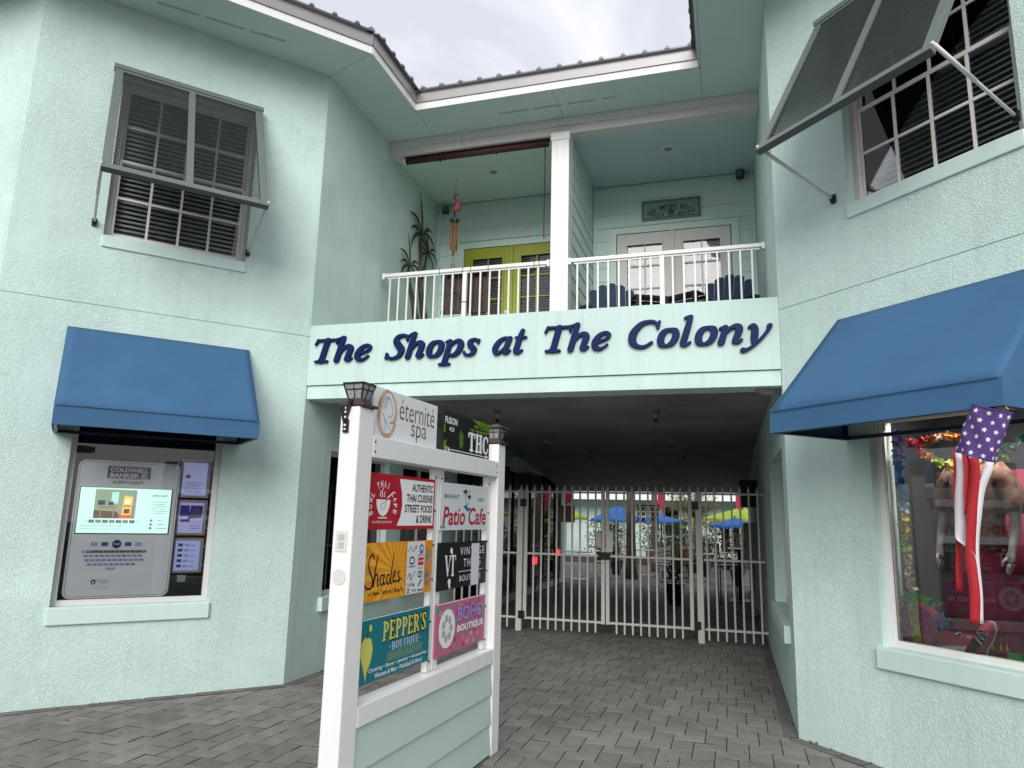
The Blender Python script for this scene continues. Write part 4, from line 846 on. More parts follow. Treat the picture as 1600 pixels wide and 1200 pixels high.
part('latch_box', Bx(1.10, 1.26, -.06, .05, 1.03, 1.13), M_BLK, G1, bevel=.006); part('keypad', Bx(1.05, 1.15, -.05, -.026, 1.17, 1.40), mat('brushed_steel', (.38, .36, .33), .4, .6), G1, bevel=.02); part('lever_handle', MB().tube([(1.10, -.05, 1.20), (1.10, -.09, 1.20), (.98, -.09, 1.20)], .011, 8), mat('brushed_steel'), G1)
part('lock_plate', Bx(.03, .1, -.0255, .026, 1.14, 1.42), M_GATE, G2)
M_RUST = mat('brown_board', (.10, .045, .025), .6, var=.3, vscale=30)
t = thing('gate_sign', 'plain brown board hanging inside the left gate leaf', 'sign', (1.66, GY+.05, 1.53)); part('sign_board', Bx(0, .24, 0, .015, 0, .24), M_RUST, t)
wr = MB()
for x in (.04, .2): wr.tube([(x, 0, .24), (x, -.05, .46)], .004, 5)
part('sign_wire', wr, M_BLK, t, kind='stuff')
for k in range(3): part('sign_screw', MB().tube([(.19, -.001, .09+k*.06), (.19, -.004, .09+k*.06)], .006, 6), M_IRON, t)
t = thing('gate_sign', 'carved openwork brown sign hanging inside the right gate leaf', 'sign', (2.79, GY+.05, 1.565)); m = MB(); m.box(0, .32, 0, .018, .215, .235)
part('sign_frame', m, M_RUST, t)
for r in range(3):
    for c in range(5):
        x, z = .003+c*.063, .005+r*.07; q = MB().pris2([(x, z), (x+.022, z+.012), (x+.058, z+.003), (x+.05, z+.03), (x+.06, z+.06), (x+.03, z+.05), (x+.004, z+.066), (x+.012, z+.03)], .0, .018); part('carved_scroll', q, M_RUST, t)

# ------------------------------------------------------------------ directory sign in front
M_VIN = mat('white_vinyl', (.80, .80, .79), .4, var=.03, vscale=5, streak=.03); M_GRB = mat('mint_board', (.50, .62, .57), .6, var=.05, vscale=3, bump=.3, bscale=120, bdist=.0015)
ds = thing('directory_sign', 'white post and rail directory sign with eight shop panels standing on the pavers', 'sign', (2.34, -2.93, 0), R_(86))
def post_(u0, u1, nm='sign_post'):
    o = part(nm, Bx(u0, u1, .0, .108, 0, 2.115), M_VIN, ds, bevel=.008); return o
p1 = post_(-.142, .0); p2 = post_(1.70, 1.835)
part('upper_beam', Bx(.002, 1.70, .0, .045, 1.875, 1.985), M_VIN, ds, bevel=.004); part('lower_rail', Bx(.002, 1.698, .0, .108, .60, .695), M_VIN, ds, bevel=.004)
part('upper_rear_beam', Bx(.002, 1.698, .07, .108, 1.875, 1.985), M_VIN, ds, bevel=.004)
for k in range(3):
    z1 = .592-k*.19; m = MB(); m.add([(.004,.002,z1-.19),(1.698,.002,z1-.19),(1.698,.018,z1),(.004,.018,z1),(.004,.03,z1-.19),(1.698,.03,z1-.19),(1.698,.03,z1),(.004,.03,z1)], [(0,1,2,3),(4,7,6,5),(0,4,5,1),(3,2,6,7),(0,3,7,4),(1,5,6,2)]); part('siding_board', m, M_GRB, ds)
part('sign_back_panel', Bx(.004, 1.698, .08, .10, .03, .60), M_GRB, ds)
M_PERF = mat('bracket_white', (.72, .72, .70), .4)
for a, b in ((.79, .835), (.865, .925), (.02, .06), (1.62, 1.68)):
    o = part('panel_upright', Bx(a, b, .052, .085, .70, 1.874), M_PERF, ds)
    for z in (.76, .98, 1.22, 1.42, 1.62, 1.82): part('bolt', MB().tube([((a+b)/2, .052, z), ((a+b)/2, .046, z)], .006, 6), M_BLK, o)
for z in (1.905, 1.955):
    for u in (.02, 1.675): part('beam_screw', MB().tube([(u, .001, z), (u, -.003, z)], .006, 6), M_BLK, ds)
PY = .04
def spanel(u0, u1, z0, z1, m, label):
    o = part('shop_panel', Bx(u0, u1, PY, PY+.008, z0, z1), m, ds); o['label'] = label; return o
def pr(par, nm, m, mb): return part(nm, mb, m, par)
def cm(nm, c=(.5, .5, .5), **k): return mat(nm, c, .35, **{'spec': .22, **k})
INK = cm('black_ink', (.012, .012, .014)); WH = cm('white_print', (.82, .82, .82)); RED = cm('red_print', (.42, .012, .03)); y1, y2, y3, y4 = PY-.0008, PY-.0016, PY-.0024, PY-.0032
# 1 eternite spa
e = spanel(.04, .775, 1.992, 2.252, cm('panel_white', (.74, .74, .76)), 'white spa panel with a bronze oval face logo'); BRZ = cm('bronze_print', (.36, .18, .085), var=.5, vscale=8, col2=(.62, .45, .33)); BRO = cm('taupe_print', (.14, .095, .08))
z0 = 1.992; cxe, cze = .19, z0+.132
o_ = [(cxe+.030, cze+.115, .004), (cxe-.02, cze+.118, .010), (cxe-.072, cze+.07, .016), (cxe-.09, cze, .018), (cxe-.078, cze-.07, .016), (cxe-.03, cze-.118, .014), (cxe+.03, cze-.112, .014), (cxe+.075, cze-.06, .010), (cxe+.085, cze-.02, .004)]
o2 = [(cxe+.035, cze+.11, .006), (cxe+.075, cze+.07, .012), (cxe+.09, cze+.01, .013), (cxe+.07, cze-.035, .011), (cxe+.03, cze-.045, .006)]
m = MB(); stroke_into(m, [o_, o2], 0, 0, 1, y1, .0035); pr(e, 'logo_ring', BRZ, m)
fa = [[(cxe-.06+.018*k, cze+.02+.0*k, .0022), (cxe-.045+.018*k, cze+.07, .0026), (cxe-.01+.012*k, cze+.092-.006*k, .0024), (cxe+.02+.006*k, cze+.08-.008*k, .002)] for k in range(3)]+[[(cxe-.065, cze-.0, .002), (cxe-.03, cze-.03, .0024), (cxe-.02, cze-.1, .002)], [(cxe+.03, cze+.06, .002), (cxe+.05, cze+.03, .002), (cxe+.043, cze-.005, .0022), (cxe+.0, cze-.02, .002)], [(cxe-.03, cze-.03, .002), (cxe+.03, cze-.085, .002)]]
m = MB(); stroke_into(m, fa, 0, 0, 1, y2, .002); pr(e, 'logo_face', cm('silver_print', (.34, .35, .40)), m)
m = MB(); text_into(m, 'éternité', .315, .735, z0+.118, z0+.232, y1, bold=-.006); text_into(m, 'spa', .455, .64, z0+.008, z0+.108, y1, bold=-.006); pr(e, 'panel_lettering', BRO, m)
# 2 fusion / THC
f = spanel(.865, 1.61, 1.982, 2.245, cm('panel_black', (.012, .013, .013)), 'black smoke shop panel with green leaves and an arrow'); z0 = 1.982; GRN = cm('lime_print', (.12, .27, .02), var=.4, vscale=12)
m = MB().flat([(.868, z0+.005), (.93, z0+.004), (.905, z0+.05), (.915, z0+.085), (.87, z0+.07)], y1).flat([(.868, z0+.12), (.895, z0+.13), (.89, z0+.18), (.87, z0+.17)], y1).flat([(1.30, z0+.26), (1.608, z0+.262), (1.608, z0+.19), (1.56, z0+.20), (1.50, z0+.235), (1.42, z0+.225)], y1)
pr(f, 'printed_leaf', GRN, m)
m = MB(); text_into(m, 'FUSION', .885, 1.065, z0+.185, z0+.228, y1, bold=.025); text_into(m, '420', .945, 1.02, z0+.14, z0+.168, y1, bold=.01); caps_into(m, 'THC', 1.245, 1.585, z0+.045, z0+.165, y1, grow=.02, gap=.06)
m.flat([(.97, z0+.022), (1.56, z0+.022), (1.56, z0+.027), (.97, z0+.027)], y1).flat([(1.54, z0+.012), (1.59, z0+.0245), (1.54, z0+.037)], y2).flat([(.905, z0+.012), (.925, z0+.012), (.925, z0+.04), (.905, z0+.04)], y1).flat([(.935, z0+.018), (.965, z0+.012), (.95, z0+.04)], y1); pr(f, 'panel_lettering', WH, m)
m = MB(); text_into(m, 'CBD · OILS', 1.33, 1.52, z0+.205, z0+.225, y2, bold=.03); text_into(m, 'DAB · MUSHROOMS', 1.27, 1.57, z0+.178, z0+.196, y2, bold=.03); pr(f, 'panel_tagline', cm('green_text', (.20, .32, .05)), m)
m = MB(); cxl, czl = 1.13, z0+.10
for k in range(9):
    a = R_(-80+k*20); l = .075-.0*abs(k-4); l *= (1-.1*abs(k-4)); m.flat([(cxl, czl), (cxl+math.sin(a-.16)*l*.6, czl+math.cos(a-.16)*l*.6), (cxl+math.sin(a)*l, czl+math.cos(a)*l), (cxl+math.sin(a+.16)*l*.6, czl+math.cos(a+.16)*l*.6)], y1-.0001*k)
m.flat(circ(cxl, czl-.02, .03, .032, 12), y3).flat([(cxl-.02, czl-.05), (cxl-.028, czl-.085), (cxl-.01, czl-.055)], y3).flat([(cxl+.02, czl-.05), (cxl+.028, czl-.085), (cxl+.01, czl-.055)], y3)
pr(f, 'printed_plant', cm('plant_print', (.09, .17, .03)), m)
# 3 thai cafe
c = spanel(.0, .785, 1.515, 1.805, RED, 'red and white Thai cafe panel with a noodle bowl'); z0 = 1.515
m = MB(); poly = [(.345, z0+.02), (.38, z0+.07), (.395, z0+.13), (.385, z0+.2), (.355, z0+.272), (.768, z0+.272), (.768, z0+.02)]; m.flat(poly, y1); pr(c, 'white_field', WH, m)
m = MB()
for k, (s, a) in enumerate((('AUTHENTIC', .50), ('THAI CUISINE', .44), ('STREET FOOD', .425), ('& DRINK', .56))): text_into(m, s, a, .755, z0+.208-k*.058, z0+.252-k*.058, y2, bold=.022)
pr(c, 'panel_lettering', INK, m)
m = MB(); s = 'BOWL THAI CAFE'
for k, ch in enumerate(s):
    if ch == ' ': continue
    a = R_(112-214*(k+.5)/len(s)*.98); R1 = .118; cx, cz = .185+math.cos(a+math.pi/2-.0)*0, 0
    th2 = R_(205-225*(k+.5)/len(s)); cx, cz = .195+math.cos(th2)*R1*1.06, z0+.118+math.sin(th2)*R1; rot = th2-math.pi/2
    def wp(u, v, cx=cx, cz=cz, a=rot, ch=ch): X, Z = (u-.5)*.021*{'I': .25, 'W': 1.3}.get(ch, 1), (v-.5)*.036; return cx+X*math.cos(a)-Z*math.sin(a), cz+X*math.sin(a)+Z*math.cos(a)
    text_into(m, ch, 0, 1, 0, 1, y1, bold=.02, warp=wp)
bowl = [(.125, z0+.155)]+circ(.195, z0+.155, .07, .085, 14, 180, 360)+[(.265, z0+.155)]; m.flat(bowl[::1], y1); m.flat(rect(.15, .24, z0+.058, z0+.064), y1)
stroke_into(m, [[(.235, z0+.165, .004), (.29, z0+.195, .004)], [(.165, z0+.17, .0035), (.158, z0+.185, .003), (.168, z0+.20, .002)], [(.185, z0+.17, .004), (.178, z0+.195, .004), (.188, z0+.215, .002)], [(.205, z0+.17, .0035), (.2, z0+.185, .003), (.21, z0+.198, .002)]], 0, 0, 1, y1, .003)
text_into(m, 'THAI STREET FOOD & MORE', .09, .29, z0+.033, z0+.045, y1); pr(c, 'bowl_logo', WH, m)
m = MB(); stroke_into(m, [[(.235, z0+.163, .002), (.205, z0+.14, .002), (.175, z0+.13, .002), (.18, z0+.108, .002), (.205, z0+.108, .002), (.217, z0+.13, .002), (.235, z0+.163, .002)]], 0, 0, 1, y2, .0025); pr(c, 'spoon', cm('grey_print', (.25, .25, .26)), m)
# 4 patio cafe
c = spanel(.865, 1.615, 1.505, 1.797, cm('panel_pale', (.62, .66, .68)), 'pale Patio Cafe panel with a small palm logo'); z0 = 1.505
m = MB(); text_into(m, 'Patio Cafe', .905, 1.585, z0+.03, z0+.145, y1, bold=.02, shear=.15); pr(c, 'panel_lettering', RED, m)
m = MB(); text_into(m, 'BREAKFAST', .915, 1.14, z0+.195, z0+.222, y1, shear=.15); text_into(m, 'LUNCH', 1.43, 1.55, z0+.19, z0+.215, y1, shear=.15); text_into(m, 'OPEN', .875, .94, z0+.012, z0+.028, y1, bold=.02)
stroke_into(m, [[(1.255, z0+.15, .004), (1.235, z0+.19, .003), (1.23, z0+.235, .003)], [(1.265, z0+.15, .003), (1.285, z0+.18, .003), (1.29, z0+.205, .002)]]+[[(cx, cz, .004), (cx+.5*dx, cz+dz*.5+.012, .005), (cx+dx, cz+dz, .002)] for cx, cz, k in ((1.23, z0+.24, 1), (1.292, z0+.208, .7)) for dx, dz in ((.04*k, .0), (.028*k, -.02*k), (-.04*k, .0), (-.028*k, -.02*k), (.012*k, .02*k))], 0, 0, 1, y1, .003); pr(c, 'panel_small_print', INK, m)
m = MB(); m.flat([(1.20, z0+.15), (1.24, z0+.16), (1.27, z0+.14), (1.33, z0+.145), (1.29, z0+.118), (1.25, z0+.125)], y1); pr(c, 'wave_logo', cm('blue_print', (.03, .12, .25)), m)
pr(c, 'sun_logo', cm('sun_print', (.6, .35, .12)), MB().flat(circ(1.298, z0+.25, .012, n=12), y1))
# 5 shades
c = spanel(.0, .785, 1.158, 1.450, cm('orange_print', (.72, .26, .012), var=.0), 'orange sunglasses shop panel with sun rays and a column of logos'); z0 = 1.158
m = MB(); cx, cz = .36, z0+.14
for k in range(22):
    a, b2 = R_(k*360/22), R_(k*360/22+8); P = [(cx, cz)]
    for an in (a, b2):
        dx, dz = math.cos(an), math.sin(an); tt = min(((.455-cx)/dx if dx > 0 else (0-cx)/dx) if abs(dx) > 1e-6 else 9, ((z0+.29-cz)/dz if dz > 0 else (z0+.002-cz)/dz) if abs(dz) > 1e-6 else 9); P.append((cx+dx*tt, cz+dz*tt))
    m.flat(P, y1-.00003*k)
pr(c, 'sun_rays', cm('amber_print', (.80, .40, .03)), m)
m = MB(); S = lambda *q: [(x, z0+z, r) for x, z, r in q]
stroke_into(m, [S((.135, .215, .005), (.115, .235, .005), (.085, .20, .005), (.10, .15, .006), (.13, .11, .006), (.12, .07, .006), (.08, .07, .005), (.05, .09, .005)), S((.17, .225, .004), (.15, .15, .006), (.14, .075, .006)), S((.142, .10, .004), (.165, .135, .005), (.18, .115, .006), (.18, .075, .005), (.195, .08, .004)),
   S((.235, .125, .004), (.21, .125, .005), (.205, .09, .006), (.225, .078, .005), (.24, .11, .004)), S((.242, .13, .005), (.24, .085, .005), (.255, .08, .004)), S((.30, .125, .004), (.275, .12, .005), (.27, .09, .006), (.29, .078, .005), (.305, .11, .004)), S((.335, .235, .003), (.318, .16, .005), (.31, .085, .005), (.325, .08, .004)),
   S((.335, .105, .004), (.355, .125, .005), (.35, .14, .004), (.335, .12, .005), (.34, .085, .006), (.37, .09, .004)), S((.405, .135, .004), (.385, .13, .004), (.395, .11, .006), (.40, .085, .006), (.375, .085, .004)), S((.40, .087, .004), (.43, .10, .003))], 0, 0, 1, y2, .003)
text_into(m, 'of New Smyrna Beach', .09, .44, z0+.022, z0+.052, y2, bold=.01); pr(c, 'panel_lettering', INK, m)
pr(c, 'logo_strip', cm('logo_grey', (.66, .67, .70)), MB().flat(rect(.475, .685, z0+.004, z0+.288), y2))
m = MB(); R = lambda cx, cz, r1, r2, sx=1: stroke_into(m, [[(cx+math.cos(a)*r1*sx, z0+cz+math.sin(a)*r1, r2) for a in [k*math.pi/4 for k in range(9)]]], 0, 0, 1, y3, .0025)
R(.535, .185, .018, .004, 1.5); text_into(m, 'OAKLEY', .50, .58, z0+.148, z0+.158, y3, bold=.03); text_into(m, 'CAMP', .49, .545, z0+.045, z0+.062, y3); m.flat([(.55, z0+.045), (.575, z0+.045), (.562, z0+.064)], y3); text_into(m, 'GUCCI', .61, .67, z0+.135, z0+.144, y3); R(.625, .105, .016, .003); R(.648, .105, .016, .003)
text_into(m, 'Z', .49, .52, z0+.01, z0+.034, y3, bold=.04); text_into(m, 'ZEAL', .545, .60, z0+.014, z0+.028, y3); text_into(m, 'FIN-NOR', .615, .68, z0+.01, z0+.024, y3, bold=.03); stroke_into(m, [[(.62, z0+.04, .004), (.645, z0+.065, .005), (.665, z0+.075, .002)], [(.49, z0+.09, .002), (.52, z0+.115, .003), (.53, z0+.08, .003), (.56, z0+.11, .002), (.585, z0+.125, .002)], [(.49, z0+.235, .002), (.52, z0+.26, .002), (.54, z0+.235, .002), (.57, z0+.255, .002)]], 0, 0, 1, y3, .0025); pr(c, 'brand_logos', INK, m)
m = MB(); m.flat(circ(.643, z0+.245, .027, .027, 16), y3); text_into(m, 'COSTA', .60, .675, z0+.205, z0+.217, y3, bold=.02); pr(c, 'wave_brand_logo', cm('costa_blue', (.01, .14, .36)), m); pr(c, 'wave_brand_curl', WH, stroke_into(MB(), [[(.625, z0+.235, .003), (.64, z0+.255, .005), (.658, z0+.245, .004), (.65, z0+.235, .003)]], 0, 0, 1, y4, .003))
pr(c, 'red_brand_logo', cm('red_logo', (.55, .015, .02)), MB().flat(rect(.607, .672, z0+.155, z0+.198), y3)); pr(c, 'red_brand_text', WH, text_into(MB(), 'Ray-Ban', .612, .668, z0+.168, z0+.186, y4, bold=.01, shear=.3)); pr(c, 'red_bird', RED, MB().flat([(.565, z0+.25), (.575, z0+.275), (.583, z0+.255), (.575, z0+.245)], y3))
pr(c, 'sunglasses_picture', cm('lens_print', (.035, .03, .03), var=.8, vscale=25, col2=(.4, .4, .38)), MB().flat(circ(.733, z0+.20, .024, .05, 16), y2).flat(circ(.728, z0+.085, .028, .055, 16), y2))
# 6 vintage thing
c = spanel(.865, 1.615, 1.145, 1.430, cm('panel_black'), 'black Vintage Thing Boutique panel with a white paper strip over it'); z0 = 1.145
m = MB(); caps_into(m, 'VT', .955, 1.115, z0+.08, z0+.205, y1, grow=.0, gap=-.13); m.flat(circ(1.045, z0+.235, .017, n=12), y1).flat(circ(1.03, z0+.045, .02, n=12), y1); stroke_into(m, [[(1.055, z0+.23, .01), (1.06, z0+.21, .004)], [(1.02, z0+.04, .01), (1.035, z0+.015, .012), (1.012, z0+.05, .005)]], 0, 0, 1, y1-.0001, .003)
text_into(m, 'VINTAGE', 1.18, 1.57, z0+.20, z0+.25, y1, spacing=1.3); text_into(m, 'THING', 1.235, 1.51, z0+.125, z0+.175, y1, spacing=1.3); text_into(m, 'BOUTIQUE', 1.18, 1.52, z0+.03, z0+.072, y1, spacing=1.2); m.flat(rect(1.16, 1.55, z0+.096, z0+.0995), y1); pr(c, 'panel_lettering', WH, m)
pp = part('paper_strip', Bx(1.35, 1.475, PY-.006, PY-.004, z0+.0, z0+.27), cm('paper', (.66, .64, .72)), c)
# 7 peppers
c = spanel(.0, .785, .770, 1.078, cm('teal_print', (.008, .17, .22)), "teal Pepper's Boutique panel with a yellow pepper"); z0 = .770
pr(c, 'letter_outline', INK, caps_into(MB(), "PEPPER'S", .26, .735, z0+.183, z0+.275, y1, grow=.11)); pr(c, 'panel_title', cm('yellow_print', (.62, .60, .12)), caps_into(MB(), "PEPPER'S", .26, .735, z0+.183, z0+.275, y2, grow=.015))
pr(c, 'panel_subtitle', cm('lilac_white', (.62, .62, .74)), caps_into(MB(), 'BOUTIQUE', .36, .66, z0+.125, z0+.165, y1, grow=-.012).flat(circ(.34, z0+.145, .004, n=8), y1).flat(circ(.68, z0+.145, .004, n=8), y1))
pr(c, 'panel_tagline', cm('gold_print', (.42, .42, .10)), text_into(MB(), 'DESIGNER COLLECTIONS', .32, .70, z0+.083, z0+.108, y1).flat(rect(.30, .71, z0+.075, z0+.077), y1).flat(rect(.32, .70, z0+.115, z0+.117), y1))
pr(c, 'panel_small_print', WH, text_into(text_into(MB(), 'Clothing • Shoes • Jewelry • Accessories', .14, .76, z0+.042, z0+.066, y1, bold=.012), 'Women & Men • Pickleball & More!', .20, .71, z0+.012, z0+.036, y1, bold=.012))
pr(c, 'pepper_picture', cm('yellow_print'), MB().flat([(.06, z0+.20), (.10, z0+.225), (.15, z0+.21), (.17, z0+.16), (.155, z0+.10), (.12, z0+.05), (.115, z0+.01), (.09, z0+.07), (.06, z0+.13)], y1).flat(circ(.14, z0+.262, .014, .018, 10), y1)); pr(c, 'pepper_stem', cm('stem_green', (.03, .12, .03)), stroke_into(MB(), [[(.11, z0+.22, .007), (.12, z0+.25, .004), (.10, z0+.27, .003)]], 0, 0, 1, y2, .003))
pr(c, 'panel_edge', WH, MB().flat(rect(0, .785, z0+.304, z0+.308), y1))
# 8 boho
MOT = mat('boho_print', (.62, .10, .26), .45, var=1, vscale=11, col2=(.40, .16, .22)); c = spanel(.865, 1.615, .765, 1.068, MOT, 'pink and teal Boho Boutique panel with a white egg-shaped logo'); z0 = .765
bl = [MB() for _ in range(4)]; rr = random.Random(3)
for k in range(70): bl[k % 4].flat(circ(rr.uniform(.89, 1.59), z0+rr.uniform(.02, .28), rr.uniform(.012, .03), rr.uniform(.008, .022), 7), y1-.00001*k)
for q, (nm, col) in enumerate((('blossom', (.55, .03, .20)), ('blossom', (.60, .20, .22)), ('blossom', (.04, .33, .28)), ('blossom', (.55, .33, .42)))): part(nm, bl[q], cm('boho_%s' % 'abcd'[q], col), c, kind='stuff')
pr(c, 'egg_logo', WH, MB().flat(circ(1.02, z0+.15, .115, .115, 26), y3)); m = MB()
for k in range(7): a = k*math.pi*2/7; m.flat(circ(1.02+.055*math.cos(a), z0+.15+.06*math.sin(a), .022, .024, 10), y4-.0001*k)
pr(c, 'egg_pattern', cm('pale_lines', (.45, .40, .45)), m); pr(c, 'egg_centre', WH, MB().flat(circ(1.02, z0+.15, .03, .035, 12), y4-.001))
pr(c, 'title_shadow', cm('violet_dark', (.16, .10, .34)), text_into(MB(), 'BOHO', 1.165, 1.585, z0+.168, z0+.262, y3, bold=.07)); pr(c, 'panel_title', cm('violet_print', (.42, .27, .58)), text_into(MB(), 'BOHO', 1.165, 1.58, z0+.172, z0+.26, y4, bold=.025)); pr(c, 'panel_subtitle', WH, text_into(MB(), 'BOUTIQUE', 1.165, 1.58, z0+.10, z0+.15, y4, bold=.045))
pr(c, 'panel_edge', WH, MB().flat(rect(.865, 1.615, z0+.298, z0+.303), y2))
# solar lanterns on the posts, bracket, outlet
def lantern(u, label, lid=True, parent=None):
    ux, uy = u, .054; M4 = ds.matrix_basis @ Matrix.Translation((ux, uy, 2.116)); t = thing('post_lantern', label, 'lantern', M4.translation, R_(86), 'dark lanterns on the directory sign posts'); t.scale = (.84, .84, .95)
    part('lantern_base', Bx(-.085, .085, -.085, .085, 0, .016), M_BRONZE, t, bevel=.004); part('lantern_skirt', MB().add([(-.06,-.06,.017),(.06,-.06,.017),(.06,.06,.017),(-.06,.06,.017),(-.05,-.05,.045),(.05,-.05,.045),(.05,.05,.045),(-.05,.05,.045)], [(0,3,2,1),(4,5,6,7),(0,1,5,4),(1,2,6,5),(2,3,7,6),(3,0,4,7)]), M_BRONZE, t)
    r0, r1_, zz0, zz1 = .045, .069, .046, .125
    P = lambda k, f: Vector(((1, 1, -1, -1)[k]*(r0+(r1_-r0)*f), (-1, 1, 1, -1)[k]*(r0+(r1_-r0)*f), zz0+(zz1-zz0)*f))
    for k in range(4):
        a, b, c2, d2 = P(k, 0), P(k, 1), P((k+1) % 4, 1), P((k+1) % 4, 0)
        part('lantern_corner', MB().bar(a, b, .008), M_BLK, t); part('lantern_rim', MB().bar(b, c2, .009), M_BLK, t); part('lantern_bar', MB().bar(a+(b-a)*.6, d2+(c2-d2)*.6, .005), M_BLK, t); part('lantern_bar', MB().bar((a+d2)/2, (b+c2)/2, .005), M_BLK, t)
        i = .0015; part('lantern_glass', MB().add([a*.97+Vector((0, 0, .002)), d2*.97+Vector((0, 0, .002)), c2*.975, b*.975], [(0, 1, 2, 3)]), mat('seedy_glass', (.42, .44, .44), .25, var=.5, vscale=60, bump=.5, bscale=200), t)
    if lid: part('lantern_roof', MB().add([(-.1,-.1,.126),(.1,-.1,.126),(.1,.1,.126),(-.1,.1,.126),(0,0,.165)], [(0,3,2,1),(0,1,4),(1,2,4),(2,3,4),(3,0,4)]), M_BRONZE, t)
    else: part('lantern_roof', Bx(-.068, .068, -.068, .068, .122, .126), M_BLK, t); part('lantern_knob', MB().lathe([(.006, .126), (.006, .135)], n=8), M_BLK, t)
    return t
lantern(-.071, 'open-topped dark metal lantern on the near sign post', False); lantern(1.768, 'roofed bronze lantern on the far sign post')
cb = MB(); cb.bar((-.145, .05, 2.17), (-.150, .085, 2.06), .012, .03, (0, 0, 1)); o = part('clamp_arm', MB().bar((-.150, .045, 2.15), (-.150, .075, 2.05), .016, .018), M_BLK, ds); part('clamp_arm', MB().bar((-.150, .095, 2.11), (-.150, .075, 2.04), .014, .02), M_BLK, ds); pz = part('clamp_plate', Bx(-.152, -.1425, .055, .085, 1.985, 2.05), M_BLK, ds)
for z in (2.0, 2.02, 2.06, 2.085): part('clamp_screw', MB().tube([(-.159, .07, z), (-.152, .07, z)], .0055, 8), M_IRON, ds)
part('outlet_plate', Bx(-.1455, -.142, .022, .087, 1.415, 1.515), M_TRIM, ds, bevel=.001); part('outlet_socket', Bx(-.1475, -.1456, .039, .07, 1.432, 1.46).box(-.1475, -.1456, .039, .07, 1.47, 1.498), mat('socket_grey', (.45, .44, .42), .5), ds, kind='stuff'); part('round_cover', MB().tube([(-.1455, .055, 1.30), (-.142, .055, 1.30)], .037, 20), M_TRIM, ds)
# ================================================================== THINGS BEHIND THE GLASS, LEFT WINDOW
OL, RZL = FR['lc']; ORr, RZR = FR['rc']
def at(fr, x, y, z): O, rz = FR[fr]; return (O[0]+x*math.cos(rz)-y*math.sin(rz), O[1]+x*math.sin(rz)+y*math.cos(rz), z)
def rrect(x0, x1, z0, z1, r, n=6): return [p for cx, cz, a in ((x1-r, z1-r, 0), (x0+r, z1-r, 90), (x0+r, z0+r, 180), (x1-r, z0+r, 270)) for p in circ(cx, cz, r, n=n, a0=a, a1=a+90)]
k = thing('touch_kiosk', 'silver grey real estate touch kiosk with a lit screen behind the left display window', 'kiosk', at('lc', .74, .118, .83), RZL)
KW, KH = .81, 1.17; M_KI = mat('kiosk_silver', (.86, .86, .87), .5); M_KB = mat('kiosk_rim', (.015, .015, .017), .4)
part('kiosk_rim', MB().pris2(rrect(-.012, KW+.012, -.012, KH+.012, .07), .004, .03), M_KB, k); fc = part('kiosk_face', MB().pris2(rrect(0, KW, 0, KH, .06), -.004, .003), M_KI, k)
part('kiosk_edge', MB().pris2(rrect(.012, KW-.012, .012, KH-.012, .052), -.0048, -.0041), mat('kiosk_line', (.40, .40, .42), .4), k); part('kiosk_panel', MB().pris2(rrect(.018, KW-.018, .018, KH-.018, .048), -.0056, -.0049), M_KI, k)
NB = cm('navy_print', (.03, .05, .14)); yk = -.0065
lg = part('brand_plate', Bx(.225, .565, -.012, yk, KH-.155, KH-.04), NB, k); part('brand_border', MB().flat(rect(.228, .562, KH-.152, KH-.147), -.0125).flat(rect(.228, .562, KH-.048, KH-.043), -.0125), WH, lg)
part('brand_lettering', text_into(text_into(MB(), 'COLDWELL', .245, .545, KH-.094, KH-.058, -.0128, bold=.04), 'BANKER', .245, .475, KH-.142, KH-.104, -.0128, bold=.04).flat(rect(.492, .54, KH-.142, KH-.104), -.0128), WH, lg); part('brand_monogram', MB().flat(rect(.498, .534, KH-.137, KH-.109), -.0132), NB, lg); part('brand_monogram', stroke_into(MB(), [[(.526, KH-.115, .003), (.512, KH-.114, .003), (.505, KH-.123, .003), (.512, KH-.132, .003), (.526, KH-.131, .003)]], 0, 0, 1, -.0135, .002), WH, lg)
part('kiosk_title', text_into(MB(), 'SURFCOAST', .27, .52, KH-.198, KH-.17, yk-.001, bold=.025), cm('dark_text', (.03, .03, .03)), k)
scr = link('kiosk_screen', None, k); SZ0, SZ1, SX0, SX1 = .545, .935, .04, .755
E = lambda n, c, e=1.0: mat(n, c, .3, emit=e)
part('screen_bezel', Bx(SX0-.006, SX1+.01, -.0075, -.0062, SZ0-.01, SZ1+.004), M_KB, scr); part('screen_glow', MB().flat(rect(SX0, SX1, SZ0, SZ1), -.008), E('screen_white', (.60, .86, .76), .42), scr)
ph = MB(); PX0, PX1, PZ0, PZ1 = .155, .475, .672, .92; part('screen_photo', MB().flat(rect(PX0, PX1, PZ0, PZ1), -.0085), E('photo_wall', (.22, .30, .20), .5), scr)
part('photo_window', MB().flat(rect(.28, .335, .80, .90), -.0088), E('photo_window', (.35, .6, .5), .6), scr); part('photo_floor', MB().flat([(PX0, PZ0), (PX1-.1, PZ0), (.33, .73), (PX0, .74)], -.0088), E('photo_floor', (.10, .06, .03), .5), scr)
part('photo_desk', MB().flat(rect(.18, .33, .76, .775), -.009).flat(rect(.20, .21, .68, .76), -.009).flat(rect(.30, .312, .68, .76), -.009), E('photo_wood', (.30, .16, .08), .5), scr); part('photo_monitor', MB().flat(rect(.18, .235, .785, .825), -.0091).flat(rect(.26, .30, .785, .815), -.0091), E('photo_dark', (.03, .04, .05), .4), scr)
